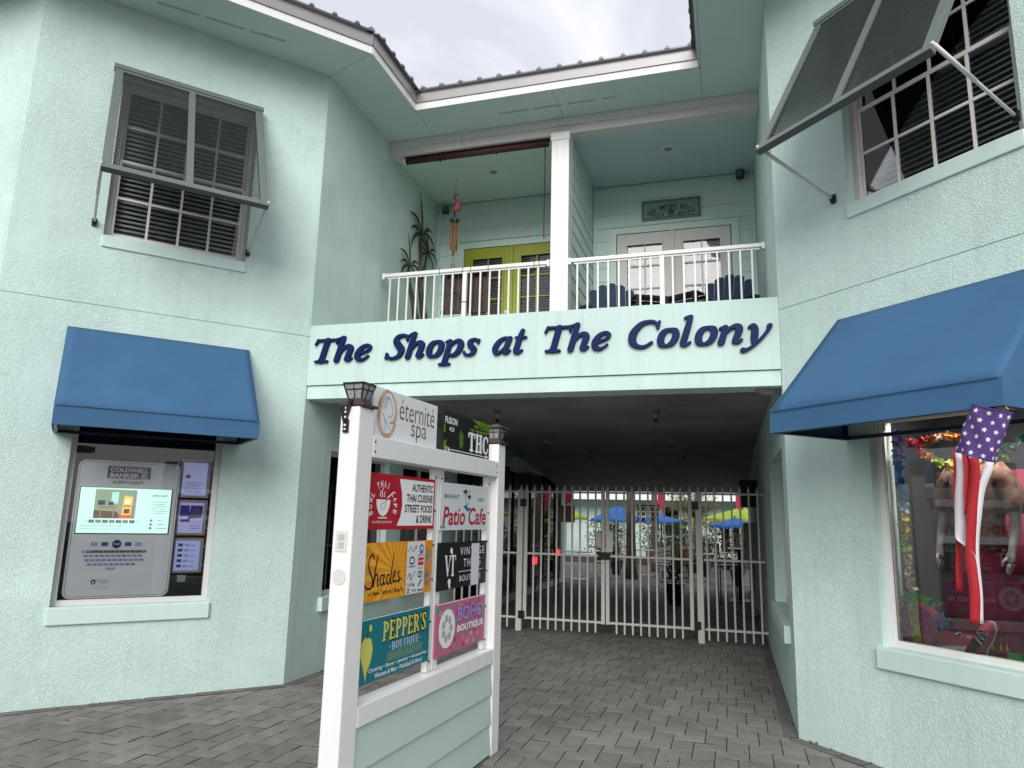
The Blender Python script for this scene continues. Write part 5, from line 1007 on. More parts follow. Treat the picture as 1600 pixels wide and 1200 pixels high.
part('photo_cabinet', MB().flat([(.37, .70), (.44, .70), (.45, .86), (.38, .87)], -.009), E('photo_amber', (.75, .36, .06), .8), scr); part('photo_cabinet_shelf', MB().flat(rect(.378, .438, .775, .785), -.0094).flat(rect(.385, .43, .715, .755), -.0094), E('photo_brown', (.12, .04, .01), .5), scr); part('photo_cabinet_light', MB().flat(rect(.392, .425, .80, .84), -.0094), E('photo_light', (.9, .8, .6), .8), scr); part('photo_rug', MB().flat([(.34, PZ0), (.46, PZ0), (.44, .705), (.36, .70)], -.0092), E('photo_red', (.55, .10, .04), .5), scr)
part('photo_wall_edge', MB().flat([(.44, PZ0), (PX1, PZ0), (PX1, .91), (.45, .915)], -.0089), E('photo_grey', (.22, .24, .20), .5), scr)
for q in range(7): part('screen_thumbnail', MB().flat(rect(.125+q*.052, .168+q*.052, .632, .658), -.0085), E('thumb_%d' % (q % 2), ((.06, .14, .16), (.14, .20, .14))[q % 2], .5), scr)
tx = MB(); text_into(tx, 'SURFCOAST', .60, .725, .868, .885, -.0085, bold=.02); text_into(tx, '<', .105, .118, .635, .655, -.0085); text_into(tx, '>', .495, .508, .635, .655, -.0085)
for q in range(6): tx.flat(rect(.60+.01*(q % 3), .73-.02*(q % 2), .82-q*.02, .823-q*.02), -.0085)
text_into(tx, '1400 Atlantic Avenue, New Smyrna Beach, FL 32169', .07, .38, .60, .612, -.0085); text_into(tx, 'Residential property listings and local information', .07, .37, .575, .585, -.0085)
for q in range(3): tx.flat(rect(.66, .70+.02*q, .655-q*.034, .659-q*.034), -.0085)
part('screen_text', tx, E('screen_ink', (.05, .12, .16), .2), scr)
for q in range(3): part('screen_icon', MB().flat(circ(.61, .657-q*.034, .011, n=12), -.0086), E('icon_blue', (.02, .18, .45), .5), scr)
LB = cm('pale_blue_key', (.42, .46, .62)); KBL = cm('blue_key', (.05, .12, .32))
for q, (a, mm) in enumerate(((.165, LB), (.245, KBL), (.425, KBL), (.505, LB))): part('kiosk_button', MB().pris2(rrect(a, a+.052, .435, .468, .004, 3), -.009, yk), mm, k)
part('kiosk_button', MB().pris2(circ(.362, .452, .036, n=20), -.010, yk), NB, k); part('button_text', text_into(MB(), 'START', .338, .386, .446, .458, -.0105, bold=.03), WH, k)
for r, (n7, a, mm) in enumerate(((12, .105, INK), (11, .12, LB), (11, .135, LB), (9, .155, LB), (1, .30, LB))):
    zz = .378-r*.036
    for q in range(n7): part('keyboard_key', Bx(a+q*.0415, a+q*.0415+(.036 if n7 > 1 else .07), -.0085, yk, zz, zz+.021), mm if r or q else LB, k)
    if r < 4:
        t2 = MB(); S_ = ('*1234567890-', 'QWERTYUIOP@', 'ASDFGHJKL;#', 'ZXCVBNM,.')[r]
        for q in range(n7): text_into(t2, S_[q], a+q*.0415+.012, a+q*.0415+.024, zz+.004, zz+.017, -.0089)
        part('key_lettering', t2, WH if r == 0 else INK, k, kind='stuff')
part('maker_mark', MB().flat(circ(.22, .135, .018, .022, 14), yk-.001), cm('dark_text'), k); part('maker_mark_hole', MB().flat(circ(.22, .132, .008, .012, 10), yk-.0014), M_KI, k)
part('maker_text', text_into(text_into(text_into(MB(), 'Touch Point', .245, .34, .14, .153, yk-.001), 'NETWORKS', .27, .33, .122, .132, yk-.001), 'www.touchpointkiosk.com', .225, .34, .085, .093, yk-.001), cm('dark_text'), k)
M_FLF = mat('acrylic_frame', (.32, .33, .36), .25); M_FLP = mat('lit_flyer', (.40, .42, .72), .5, emit=.16)
for q, (z0, z1, l) in enumerate(((1.70, 2.05, 'uppermost of the three flyer frames, plain printed page'), (1.36, 1.68, 'middle of the three flyer frames, with a house picture'), (1.025, 1.335, 'lowest of the three flyer frames, with a list of small pictures'))):
    t = thing('flyer_frame', l+' beside the kiosk', 'frame', at('lc', 1.555, .15, z0), RZL, 'lit flyer frames beside the kiosk'); h = z1-z0; wd = .262
    part('frame_plate', Bx(0, wd, 0, .008, 0, h), M_FLF, t); part('flyer', MB().flat(rect(.025, wd-.03, .02, h-.025), -.001), M_FLP, t)
    m = MB(); g2 = MB()
    if q == 0:
        for r in range(6): m.flat(rect(.05, .20-.02*(r % 2), .05+r*.018, .054+r*.018), -.002)
        m.flat(rect(.05, .09, .18, .21), -.002)
    if q == 1: g2.flat(rect(.03, .11, .17, .27), -.002).flat([(.10, .14), (.225, .19), (.225, .27), (.12, .27)], -.0022); m.flat([(.12, .20), (.17, .255), (.22, .21), (.22, .16), (.13, .15)], -.0026); m.flat(rect(.04, .12, .12, .145), -.002).flat(rect(.13, .22, .06, .064), -.002).flat(rect(.13, .2, .08, .084), -.002)
    if q == 2:
        for r in range(5): m.flat(rect(.045, .085, .235-r*.047, .26-r*.047), -.002).flat(rect(.10, .14, .24-r*.047, .245-r*.047), -.002).flat(rect(.155, .19, .24-r*.047, .245-r*.047), -.002).flat(rect(.10, .135, .25-r*.047, .254-r*.047), -.002)
    if g2.v: part('flyer_picture', g2, cm('flyer_blue', (.05, .05, .30)), t)
    if m.v: part('flyer_print', m, cm('flyer_dark', (.10, .09, .20)), t)
    for zz in (.06, h-.08): part('frame_clip', Bx(wd, wd+.02, 0, .004, zz, zz+.012), M_FLF, t)
bl = thing('window_blind', 'dark slatted blind drawn up at the top of the left display window', 'blind', at('lc', .70, .17, 2.12), RZL)
for q in range(6): part('blind_slat', MB().obox((.59, 0, .02+q*.035), (.59, 0, 0), (0, .018, .012), (0, 0, .0012)), mat('dark_slat', (.04, .045, .05), .4), bl)
tag(part('price_tag', Bx(0, .07, 0, .004, 0, .06), cm('card_grey', (.35, .34, .36)), None, at('lc', 1.62, .15, .945), RZL), 'small grey card stuck inside the glass under the flyer frames', 'card')

# ================================================================== RIGHT WINDOW DISPLAY
rr = random.Random(11)
def garland(pts, cols, name_lab, n=70, r=.03, spread=.03):
    Pp = cat_path([(*p, 0)[:3] if len(p) == 2 else p for p in pts], 14); m = MB(); nm = len(cols)
    for q in range(n):
        f = q/(n-1); p = Pp[min(len(Pp)-1, int(f*(len(Pp)-1)))]; m.m = min(nm-1, int(f*nm*.999+rr.uniform(-.3, .3)) if 0 < f < 1 else int(f*(nm-1))); m.m = max(0, m.m)
        c = Vector((p[0]+rr.gauss(0, spread*.4), p[2] if False else rr.uniform(-.02, .02), p[1]+rr.gauss(0, spread*.4)))
        ax = Vector((rr.gauss(0, 1), rr.gauss(0, 1)-1, rr.gauss(0, 1))).normalized(); u = ax.orthogonal().normalized(); v = ax.cross(u)
        for s in range(5):
            a = s*2*math.pi/5; t1 = u*math.cos(a)+v*math.sin(a); t2 = u*math.cos(a+.55)+v*math.sin(a+.55); t0 = u*math.cos(a-.55)+v*math.sin(a-.55)
            m.add([c, c+t0*r*.7+ax*r*.25, c+t1*r*1.15+ax*r*.4, c+t2*r*.7+ax*r*.25], [(0, 1, 2, 3)])
    return m
gc = {n7: mat('petal_'+n7, c, .6, var=.3, vscale=30) for n7, c in dict(purple=(.08, .02, .22), violet=(.22, .14, .38), blue=(.01, .12, .42), sky=(.12, .32, .6), white=(.62, .64, .66), yellow=(.65, .48, .04), orange=(.75, .28, .02), red=(.55, .03, .05), pink=(.6, .12, .2), peach=(.6, .38, .25), lime=(.45, .55, .05), teal=(.05, .25, .22)).items()}
def gar(pts, cols, lab, loc, **k):
    m = garland(pts, cols, lab, **k); o = part('flower_garland', m, [gc[c] for c in cols], None, at('rc', *loc), RZR); tag(o, lab, 'garland', 'flower garlands in the beach wear window'); return o
gar([(.0, 0), (-.01, -.25), (.01, -.5), (-.0, -.8), (.02, -1.1)], ['purple', 'violet', 'blue', 'blue', 'sky', 'white', 'yellow', 'lime', 'peach', 'peach'], 'long purple, blue, white and yellow garland hanging down the left side of the window', (.83, .22, 2.26), n=120, r=.026)
gar([(.0, 0), (.18, .03), (.42, .02), (.62, .06)], ['pink', 'red', 'peach', 'orange', 'orange', 'yellow'], 'upper straight garland of red, peach and orange flowers across the beach wear window', (.90, .24, 2.17), n=70, r=.028)
gar([(.0, .0), (.12, -.13), (.30, -.20), (.52, -.18), (.75, -.04)], ['red', 'orange', 'lime', 'yellow', 'yellow', 'lime', 'teal'], 'lower drooping garland of orange, lime and yellow flowers in the beach wear window', (.90, .27, 2.20), n=80, r=.028)
gar([(.0, .0), (.1, -.05), (.2, -.03)], ['teal', 'blue'], 'short teal and blue garland at the top right corner of the beach wear window', (1.72, .25, 2.18), n=24, r=.03)
# mannequin: one continuous skinned body
M_SKN = mat('mannequin_skin', (.42, .40, .38), .45)
def skinned(name, verts, edges, m, parent, loc=(0, 0, 0), levels=2):
    me = bpy.data.meshes.new(name); me.from_pydata([v[:3] for v in verts], edges, []); me.materials.append(m); o = link(name, me, parent, loc)
    md = o.modifiers.new('skin', 'SKIN'); 
    for v, s in zip(me.skin_vertices[0].data, verts): v.radius = (s[3], s[4] if len(s) > 4 else s[3])
    me.skin_vertices[0].data[0].use_root = True
    sb = o.modifiers.new('sub', 'SUBSURF'); sb.levels = levels; sb.render_levels = levels
    for p in me.polygons: p.use_smooth = True
    md.use_smooth_shade = True; return o
mq = thing('mannequin', 'pale headless mannequin in a floral top and deep pink skirt behind the glass', 'mannequin', at('rc', 1.20, .48, .80), RZR)
V = [(0, 0, .62, .15, .11), (0, 0, .80, .115, .09), (0, 0, 1.0, .15, .10), (0, 0, 1.16, .13, .085), (0, 0, 1.25, .05, .05), (0, 0, 1.34, .045, .045)]; Eg = [(0, 1), (1, 2), (2, 3), (3, 4), (4, 5)]
for s in (-1, 1):
    b0 = len(V); V += [(s*.15, 0, 1.17, .055, .055), (s*.21, .0, 1.05, .044, .044), (s*.235, -.01, .88, .036, .036), (s*.24, -.05, .76, .030, .03), (s*.235, -.09, .655, .02, .024), (s*.23, -.105, .61, .016, .032), (s*.228, -.108, .575, .013, .03)]
    Eg += [(3, b0)]+[(b0+q, b0+q+1) for q in range(6)]
for s in (-1, 1): b0 = len(V); V += [(s*.09, 0, .48, .1, .1), (s*.095, 0, .2, .075, .075), (s*.09, 0, -.02, .055, .055)]; Eg += [(0, b0), (b0, b0+1), (b0+1, b0+2)]
skinned('mannequin_body', V, Eg, M_SKN, mq)
for s in (-1, 1):
    for f in range(4):
        y_ = -.135+f*.019; L_ = (.055, .066, .064, .05)[f]
        part('finger', MB().tube([(s*.228, y_+.0, .572), (s*.225, y_-.006, .572-L_*.5), (s*(.218), y_-.004, .572-L_)], [.0085, .0075, .0055], 7), M_SKN, mq, smooth=True)
    part('thumb', MB().tube([(s*.226, -.135, .61), (s*.215, -.16, .585), (s*.208, -.168, .555)], [.010, .0088, .006], 7), M_SKN, mq, smooth=True)
M_FLO = mat('floral_cloth', (.20, .14, .08), .8, var=1, vscale=22, col2=(.10, .008, .03))
tp = MB().lathe([(.175, .66), (.15, .78), (.15, .85), (.175, 1.0), (.165, 1.13), (.09, 1.24), (.08, 1.235)], n=20); tp.v = [(x, y*.78, z+.01*math.sin(x*40)) for x, y, z in tp.v]; part('floral_top', tp, M_FLO, mq, smooth=True)
for s in (-1, 1): part('sleeve', MB().tube([(s*.12, 0, 1.185), (s*.19, 0, 1.10), (s*.235, -.0, .96), (s*.245, -.005, .90)], [.075, .075, .072, .082], 12), M_FLO, mq, smooth=True)
M_MAG = mat('deep_pink_cloth', (.20, .008, .045), .8, var=.4, vscale=3); sk = MB(); nn = 40
prof = [(.15, .68), (.19, .5), (.23, .2), (.27, -.02)]
for r_, z_ in prof:
    for q in range(nn): a = q*2*math.pi/nn; k2 = 1+(.06*math.sin(a*9)*(1 if z_ < .6 else 0)); sk.v.append((r_*k2*math.cos(a), r_*k2*.85*math.sin(a), z_))
sk.f = [(i*nn+j, i*nn+(j+1) % nn, (i+1)*nn+(j+1) % nn, (i+1)*nn+j) for i in range(3) for j in range(nn)]; sk.mi = [0]*len(sk.f); part('skirt', sk, M_MAG, mq, smooth=True)
# hanging backdrop cloth with folds
cl = MB(); N1 = 60
for z in (.80, 2.0):
    for q in range(N1): cl.v.append((q*1.05/N1, .02*math.sin(q*.9)+.01*math.sin(q*2.3), z-.80))
cl.f = [(q, q+1, N1+q+1, N1+q) for q in range(N1-1)]; cl.mi = [0]*len(cl.f); o = part('hanging_cloth', cl, M_MAG, None, at('rc', .98, .80, .80), RZR, smooth=True); md = o.modifiers.new('t', 'SOLIDIFY'); md.thickness = .003
tag(o, 'deep pink cloth hanging in folds behind the mannequin', 'cloth')
sh = thing('display_shelf', 'dark shelf across the bottom of the beach wear window', 'shelf', at('rc', .56, .16, .735), RZR); part('shelf_board', Bx(0, 1.7, 0, .85, 0, .022), mat('dark_shelf', (.05, .045, .045), .4), sh); part('shelf_front', Bx(0, 1.7, .0, .02, -.3, -.002), mat('dark_shelf'), sh)
# pinata fish
fx = thing('pinata_fish', 'paper pinata fish, pink with a yellow stripe, green fringe and blue tail', 'pinata', at('rc', .715, .235, .765), RZR)
gc.update({n7: mat('paper_'+n7, c, .8, var=.35, vscale=50) for n7, c in dict(mag=(.42, .03, .14), yel=(.5, .42, .02), grn=(.06, .28, .02), blu=(.01, .16, .42)).items()})
def fringe(poly, m, nm, y0=-.045, y1=.045, n=1): part(nm, MB().pris2(poly, y0, y1), m, fx)
fringe(circ(.14, .15, .12, .125, 22, 90, 270)[:]+[(.10, .025), (.10, .275)][:0], gc['mag'], 'fish_head'); fringe(circ(.14, .15, .13, .125, 22, -90, 90), gc['mag'], 'fish_body'); fringe([(.125, .02), (.185, .02), (.165, .285), (.105, .285)], gc['yel'], 'fish_stripe', -.05, .05)
def tuft(cx, cz, rx, rz_, m, nm, n=60, L_=.03):
    q = MB()
    for k2 in range(n):
        a, f = rr.uniform(0, 2*math.pi), math.sqrt(rr.random()); x, z = cx+rx*f*math.cos(a), cz+rz_*f*math.sin(a); an = rr.uniform(0, 6.28); y_ = rr.uniform(-.06, .04); q.add([(x, y_, z), (x+.008, y_, z+.002), (x+L_*math.cos(an), y_-.02, z+L_*math.sin(an)), (x+L_*math.cos(an)-.006, y_-.018, z+L_*math.sin(an)+.006)], [(0, 1, 2, 3)])
    part(nm, q, m, fx, kind='stuff')
tuft(.16, .30, .13, .025, gc['grn'], 'top_fringe', 150); tuft(.15, .015, .12, .02, gc['grn'], 'bottom_fringe', 130); tuft(.29, .19, .03, .06, gc['blu'], 'tail_fringe', 70); tuft(-.0, .13, .02, .07, gc['blu'], 'mouth_fringe', 60); tuft(.14, .15, .12, .11, gc['mag'], 'body_fringe', 260, .014); tuft(.145, .15, .03, .12, gc['yel'], 'stripe_fringe', 110, .014)
fx.scale = (1.12, 1, 1.12)
part('fish_eye', MB().tube([(.035, -.05, .17), (.035, -.062, .17)], .022, 14), WH, fx); part('fish_pupil', MB().tube([(.035, -.063, .17), (.035, -.066, .17)], .012, 12), INK, fx)
# sneakers
M_SOLE = mat('sole_white', (.55, .56, .55), .5); M_SNK = mat('sneaker_pink', (.40, .035, .08), .7, var=.2, vscale=30)
def sneaker(loc, rot, lab):
    t = thing('sneaker', lab, 'shoe', loc, 0, 'pair of pink sneakers'); t.rotation_euler = rot
    outl = [(0, -.035), (.03, -.043), (.10, -.036), (.17, -.045), (.235, -.04), (.27, -.015), (.27, .015), (.235, .038), (.17, .04), (.10, .032), (.03, .038), (0, .03)]
    part('sole', MB().prism(outl, 0, .028), M_SOLE, t, bevel=.008); m = MB(); n = len(outl); lv = [(.03, 1, 1.0), (.055, .95, .95), (.085, .75, .82)]
    rings = []
    for z, sx, sy_ in lv: rings.append([(x*(sx if x > .12 else 1)+(.004 if x < .1 else 0), y*sy_, z+(.045 if x < .12 and z > .05 else (.02 if x < .18 and z > .05 else 0))) for x, y in outl])
    vs = [p for r_ in rings for p in r_]; m.add(vs, [(i*n+j, i*n+(j+1) % n, (i+1)*n+(j+1) % n, (i+1)*n+j) for i in range(2) for j in range(n)]); part('upper', m, M_SNK, t, smooth=True)
    part('insole', MB().prism([(x*.75+.01, y*.7) for x, y in outl], .06, .063), M_BLK, t); part('laces', MB().tube([(.13, -.03, .10), (.15, .03, .10), (.16, -.03, .09), (.18, .03, .085), (.2, -.025, .078)], .0035, 5), WH, t)
sneaker(at('rc', 1.0, .27, .80), (R_(14), R_(-8), RZR+R_(6)), 'pink sneaker lying flat with its white sole towards the fish'); sneaker(at('rc', 1.26, .22, .77), (R_(80), R_(-66), RZR+R_(12)), 'pink sneaker standing on its toe and showing its tread')
er = thing('earring_stand', 'small stand with dangling orange and green earrings on the shelf', 'earring stand', at('rc', 1.37, .24, .758), RZR); part('stand_bar', MB().tube([(-.08, 0, .17), (.08, 0, .17)], .003, 5).tube([(0, 0, 0), (0, 0, .17)], .004, 5), M_BLK, er)
for x in (-.06, -.02, .03, .065): part('earring', MB().tube([(x, -.006, .165), (x, -.006, .13), (x, -.006, .11), (x, -.006, .09)], [.001, .002, .009, .004], 6), gc['orange'], er)
gg = MB()
for q in range(160): x, z = rr.uniform(0, .075), rr.uniform(0, .085); gg.add([(x, -.001*q/160, z), (x+.008, -.004, z+.003), (x+.003, -.006, z+.009)], [(0, 1, 2)])
o = part('sequin_bag', Bx(0, .08, 0, .03, 0, .09), mat('bag_green', (.02, .2, .03), .5), None, at('rc', 1.45, .2, .758), RZR); part('sequin', gg, mat('sequin_green', (.08, .6, .12), .2, .3), o, kind='stuff'); tag(o, 'small bright green sequin bag on the shelf', 'bag')
tag(part('folded_towel', Bx(0, .22, 0, .2, 0, .05), mat('towel_white', (.55, .58, .6), .9), None, at('rc', 1.62, .22, .758), RZR, bevel=.02), 'folded white towel at the right end of the shelf', 'towel')
tag(part('wall_tube_light', Bx(0, .5, 0, .02, 0, .03), mat('warm_tube', (1, .75, .4), .5, emit=1.6), None, at('rc', 1.35, 1.05, 1.83), RZR), 'warm lit shop tube light far behind the mannequin', 'light')
# windsock
ws = thing('windsock', 'stars and stripes windsock with red and white streamers hanging from the right awning edge', 'windsock', at('rc', 2.03, -.735, 2.215), RZR)
M_PUR = mat('purple_cloth', (.10, .045, .22), .8, var=.15, vscale=6); M_RS = mat('red_streamer', (.36, .01, .018), .8); M_WS = mat('white_streamer', (.74, .70, .74), .75)
def wsp(a, v, off=0):   # v 0 top..1 bottom; leaning, slightly crumpled flattened tube
    cx = .0-.095*v; cz = -.015-.245*v; rx = .094+off; ry = .055+off; wv = .006*math.sin(a*3+v*5)+.004*math.sin(a*5-v*9)
    X = (rx+wv)*math.cos(a); return Vector((cx+X*.955, (ry+wv)*math.sin(a)-.02, cz-X*.36*1.0))
m = MB(); NA, NV = 40, 12; m.v = [tuple(wsp(a*2*math.pi/NA, v/NV)) for v in range(NV+1) for a in range(NA)]; m.f = [(v*NA+a, v*NA+(a+1) % NA, (v+1)*NA+(a+1) % NA, (v+1)*NA+a) for v in range(NV) for a in range(NA)]; m.mi = [0]*len(m.f)
o = part('star_sleeve', m, M_PUR, ws, smooth=True)
st = o
for r in range(6):
    for c in range(10):
        a0 = (c+.5*(r % 2))*2*math.pi/10; v0 = .09+r*.165; q = MB(); pts = star(0, 0, 1, rnd.uniform(-6, 6)); q.v = [tuple(wsp(a0, v0, .0015))]+[tuple(wsp(a0+p[0]*.155, v0-p[1]*.057, .0015)) for p in pts]; q.f = [(0, 1+k2, 1+(k2+1) % 10) for k2 in range(10)]; q.mi = [0]*10; part('star', q, WH, st)
part('sleeve_hoop', MB().tube([wsp(a*2*math.pi/24, 0, .001) for a in range(25)], .0035, 6), M_PUR, ws)
def streamer(a0, w0, path, mt):
    b0 = wsp(a0, 1.0, .001); q = MB(); L1 = []
    for k2, (dx, dz, tw) in enumerate(cat_path(path, 7)): c = b0+Vector((dx+.004*math.sin(k2*.6), -.0006*k2, dz)); hx = Vector((math.cos(tw), math.sin(tw), -.25 if k2 == 0 else .05*math.sin(k2*.5)))*w0/2; L1 += [c-hx, c+hx]
    n = len(L1)//2
    q.add(L1, [(2*i, 2*i+1, 2*i+3, 2*i+2) for i in range(n-1)]); o = part('streamer', q, mt, ws, smooth=True); md2 = o.modifiers.new('t', 'SOLIDIFY'); md2.thickness = .0008
streamer(R_(197), .032, [(0, 0, .9), (-.01, -.2, 1.0), (-.02, -.45, 1.2), (-.035, -.72, .8)], M_RS)
streamer(R_(225), .050, [(.0, 0, .2), (-.015, -.2, .1), (-.035, -.40, .5), (-.01, -.47, 1.7), (.035, -.54, 2.5), (.02, -.68, 2.9), (.015, -.70, 2.9)], M_WS)
streamer(R_(285), .046, [(.0, 0, .1), (-.02, -.2, .4), (-.05, -.38, .9), (-.055, -.6, .5), (-.06, -.82, .9)], M_RS)
streamer(R_(330), .04, [(.0, 0, .3), (-.04, -.12, 1.1), (-.085, -.3, 1.3), (-.105, -.55, 1.3), (-.11, -.80, 1.2)], M_WS)
streamer(R_(255), .03, [(.0, 0, .6), (.0, -.15, 1.1), (-.02, -.3, 1.4)], M_RS)
part('hanging_cord', MB().tube([(-.0, -.02, .0), (-.02, -.0, .02), (.0, .0, .06)], .002, 5).tube([(.085, -.02, -.03), (.05, .0, .0), (.0, .0, .06)], .002, 5), WH, ws)

# ================================================================== COURTYARD BEYOND THE PASSAGE
def umbrella(x, y, ze, zp, r, m, lab):
    t = thing('patio_umbrella', lab, 'umbrella', (x, y, 0), rnd.uniform(0, .7), 'patio umbrellas in the courtyard'); c = MB(); n = 8
    ring = lambda rr_, z, sag=0: [(rr_*math.cos(k2*math.pi/8), rr_*math.sin(k2*math.pi/8), z-(sag if k2 % 2 == 0 else 0)) for k2 in range(16)]
    vs = [(0, 0, zp)]+ring(r*.25, ze+(zp-ze)*.72)+ring(r, ze+.03, .03)+ring(r, ze-.05, .03); c.add(vs, [(0, 1+k2, 1+(k2+1) % 16) for k2 in range(16)]+[(1+16*j+k2, 17+16*j+k2, 17+16*j+(k2+1) % 16, 1+16*j+(k2+1) % 16) for j in range(2) for k2 in range(16)]); part('canopy', c, m, t)
    part('umbrella_pole', MB().tube([(0, 0, 0), (0, 0, zp-.01)], .02, 8), M_BLK, t); part('umbrella_cap', MB().lathe([(.025, zp-.02), (.01, zp+.05)], n=8), M_BLK, t)
M_UB = mat('umbrella_blue', (.008, .11, .38), .8); M_UL = mat('umbrella_lime', (.30, .40, .03), .8); M_UB2 = mat('umbrella_blue')
umbrella(.33, 19, 1.55, 2.06, .95, M_UB, 'bright blue umbrella seen between the two gate leaves'); umbrella(1.55, 22, 1.52, 1.80, 1.0, M_UB, 'low blue umbrella behind the palm trunk'); umbrella(2.3, 24, 1.45, 1.70, 1.1, M_UL, 'lime umbrella low behind the palm fronds')
umbrella(4.45, 18.6, 1.66, 2.08, 1.25, M_UL, 'large lime umbrella at the right of the courtyard'); umbrella(4.2, 16.2, 1.46, 1.72, .72, M_UB, 'blue umbrella under the large lime one'); umbrella(-.9, 15.6, 1.6, 2.0, .8, M_UL, 'lime umbrella in the left corner of the courtyard')
# far building
fb = thing('courtyard_shop', 'single-storey mint shop with a white roof edge at the back of the courtyard', 'building', (-3, 26, 0)); M_PM = mat('pale_mint', (.60, .72, .68), .8, var=.06)
m = MB()
for a, b, c, d in ((0, 4.2, 0, 2.6), (5.0, 6.6, 0, 2.6), (7.55, 12, 0, 2.6), (4.2, 5.0, 2.2, 2.6), (6.6, 7.55, 2.0, 2.6), (4.2, 5.0, 0, .9)): m.box(a, b, 0, .2, c, d)
part('shop_wall', m, M_PM, fb); part('shop_roof', MB().add([(-.5,-1.2,2.62),(12.5,-1.2,2.62),(12.5,3,4.1),(-.5,3,4.1)], [(0,1,2,3)]), mat('pale_roof', (.55, .55, .56), .5), fb); part('shop_fascia', Bx(-.5, 12.5, -1.25, -1.2, 2.40, 2.62), M_WHITE, fb); part('shop_soffit', Bx(-.5, 12.5, -1.2, 0, 2.40, 2.44), M_SOFF, fb)
dd = part('shop_door', Bx(6.6, 6.7, .02, .06, 0, 2.0).box(7.45, 7.55, .02, .06, 0, 2.0).box(6.7, 7.45, .02, .06, 1.9, 2.0).box(6.7, 7.45, .02, .06, 0, .3).box(7.04, 7.11, .02, .06, .3, 1.9), M_WHITE, fb)
for i in range(2):
    for j in range(5): part('door_pane', Bx(6.72+i*.38, 6.87+i*.38, .035, .04, .33+j*.32, .61+j*.32), M_TINT, dd); part('door_pane', Bx(6.885+i*.38, 7.03+i*.38, .035, .04, .33+j*.32, .61+j*.32), M_TINT, dd)
wn = part('shop_window', Bx(4.2, 4.26, .02, .08, .9, 2.2).box(4.94, 5.0, .02, .08, .9, 2.2).box(4.26, 4.94, .02, .08, .9, .96).box(4.26, 4.94, .02, .08, 2.14, 2.2), M_WHITE, fb); part('window_pane', Bx(4.26, 4.94, .04, .045, .96, 2.14), M_TINT, wn); part('dark_room', Bx(4, 8, .9, .92, 0, 2.5), M_ROOM, fb)
sb = thing('side_shop', 'mint shop side wall closing the left of the courtyard', 'building', (-3.2, 12.2, 0)); part('shop_wall', Bx(0, .2, 0, 14, 0, 3.3), M_PM, sb); sb2 = thing('side_shop', 'mint shop side wall closing the right of the courtyard', 'building', (7.2, 12.2, 0)); part('shop_wall', Bx(0, .2, 0, 14, 0, 3.3), M_PM, sb2)
# stair rail
sr = thing('stair_railing', 'white stair railing climbing to the left in the courtyard', 'railing', (1.0, 24, 0)); 
part('stair_rail', MB().bar((0, 0, 1.75), (2.4, 0, .75), .06), M_WHITE, sr); part('stair_rail', MB().bar((0, 0, 1.05), (2.4, 0, .05), .06), M_WHITE, sr)
for k2 in range(17): x = .1+k2*.14; part('baluster', Bx(x, x+.035, -.015, .015, 1.01-x*.4167, 1.74-x*.4167), M_WHITE, sr)
# palms and plants
M_TK = mat('palm_bark', (.16, .12, .09), .9, var=.5, vscale=10, bump=.8, bscale=14, bdist=.03); M_LF = mat('palm_leaf', (.06, .09, .022), .8, var=.5, vscale=4, col2=(.10, .08, .02), spec=.08); M_LF2 = mat('dark_leaf', (.025, .05, .014), .85, var=.5, vscale=6, spec=.08); M_BOU = mat('dry_bract', (.20, .10, .06), .7, var=.6, vscale=9, col2=(.05, .06, .02))
def fronds(par, z, n, L_, m, droop=.9, w_=.05):
    for k2 in range(n):
        a = k2*2.399; el0 = rnd.uniform(.1, 1.2); p = Vector((0, 0, z)); d = Vector((math.cos(a)*math.cos(el0), math.sin(a)*math.cos(el0), math.sin(el0))); q = MB(); side = Vector((-math.sin(a), math.cos(a), 0)); N2 = 12
        for i in range(N2):
            p2 = p+d*L_/N2; d = (d+Vector((0, 0, -droop/N2))).normalized(); l = L_*.32*math.sin(math.pi*(i+1.5)/(N2+2))
            for s in (-1, 1):
                for e in (0, .5): b = p+(p2-p)*e; tpt = b+side*s*l*.8+d*l*.55+Vector((0, 0, -l*.35)); q.add([b, b+d*w_*.5, tpt], [(0, 1, 2)])
            q.add([p-side*.006, p+side*.006, p2+side*.006, p2-side*.006], [(0, 1, 2, 3)]); p = p2
        part('frond', q, m, par)
def palm(x, y, h, r, lab, n=14, L_=1.5):
    t = thing('palm_tree', lab, 'palm tree', (x, y, 0), 0, 'palms in the courtyard'); part('trunk', MB().tube([(0, 0, 0), (.01, 0, .35), (0, 0, 1.2), (.02, 0, h)], [r*1.5, r*1.1, r, r*.9], 12), M_TK, t, smooth=True); fronds(t, h, n, L_, M_LF)
palm(1.44, 13.9, 3.1, .13, 'thick palm trunk behind the right gate leaf'); palm(1.78, 17.0, 3.4, .10, 'slimmer palm trunk with a flared foot behind the first'); palm(2.9, 20.5, 1.7, .08, 'short bushy palm with fronds at eye level', 22, 1.1)
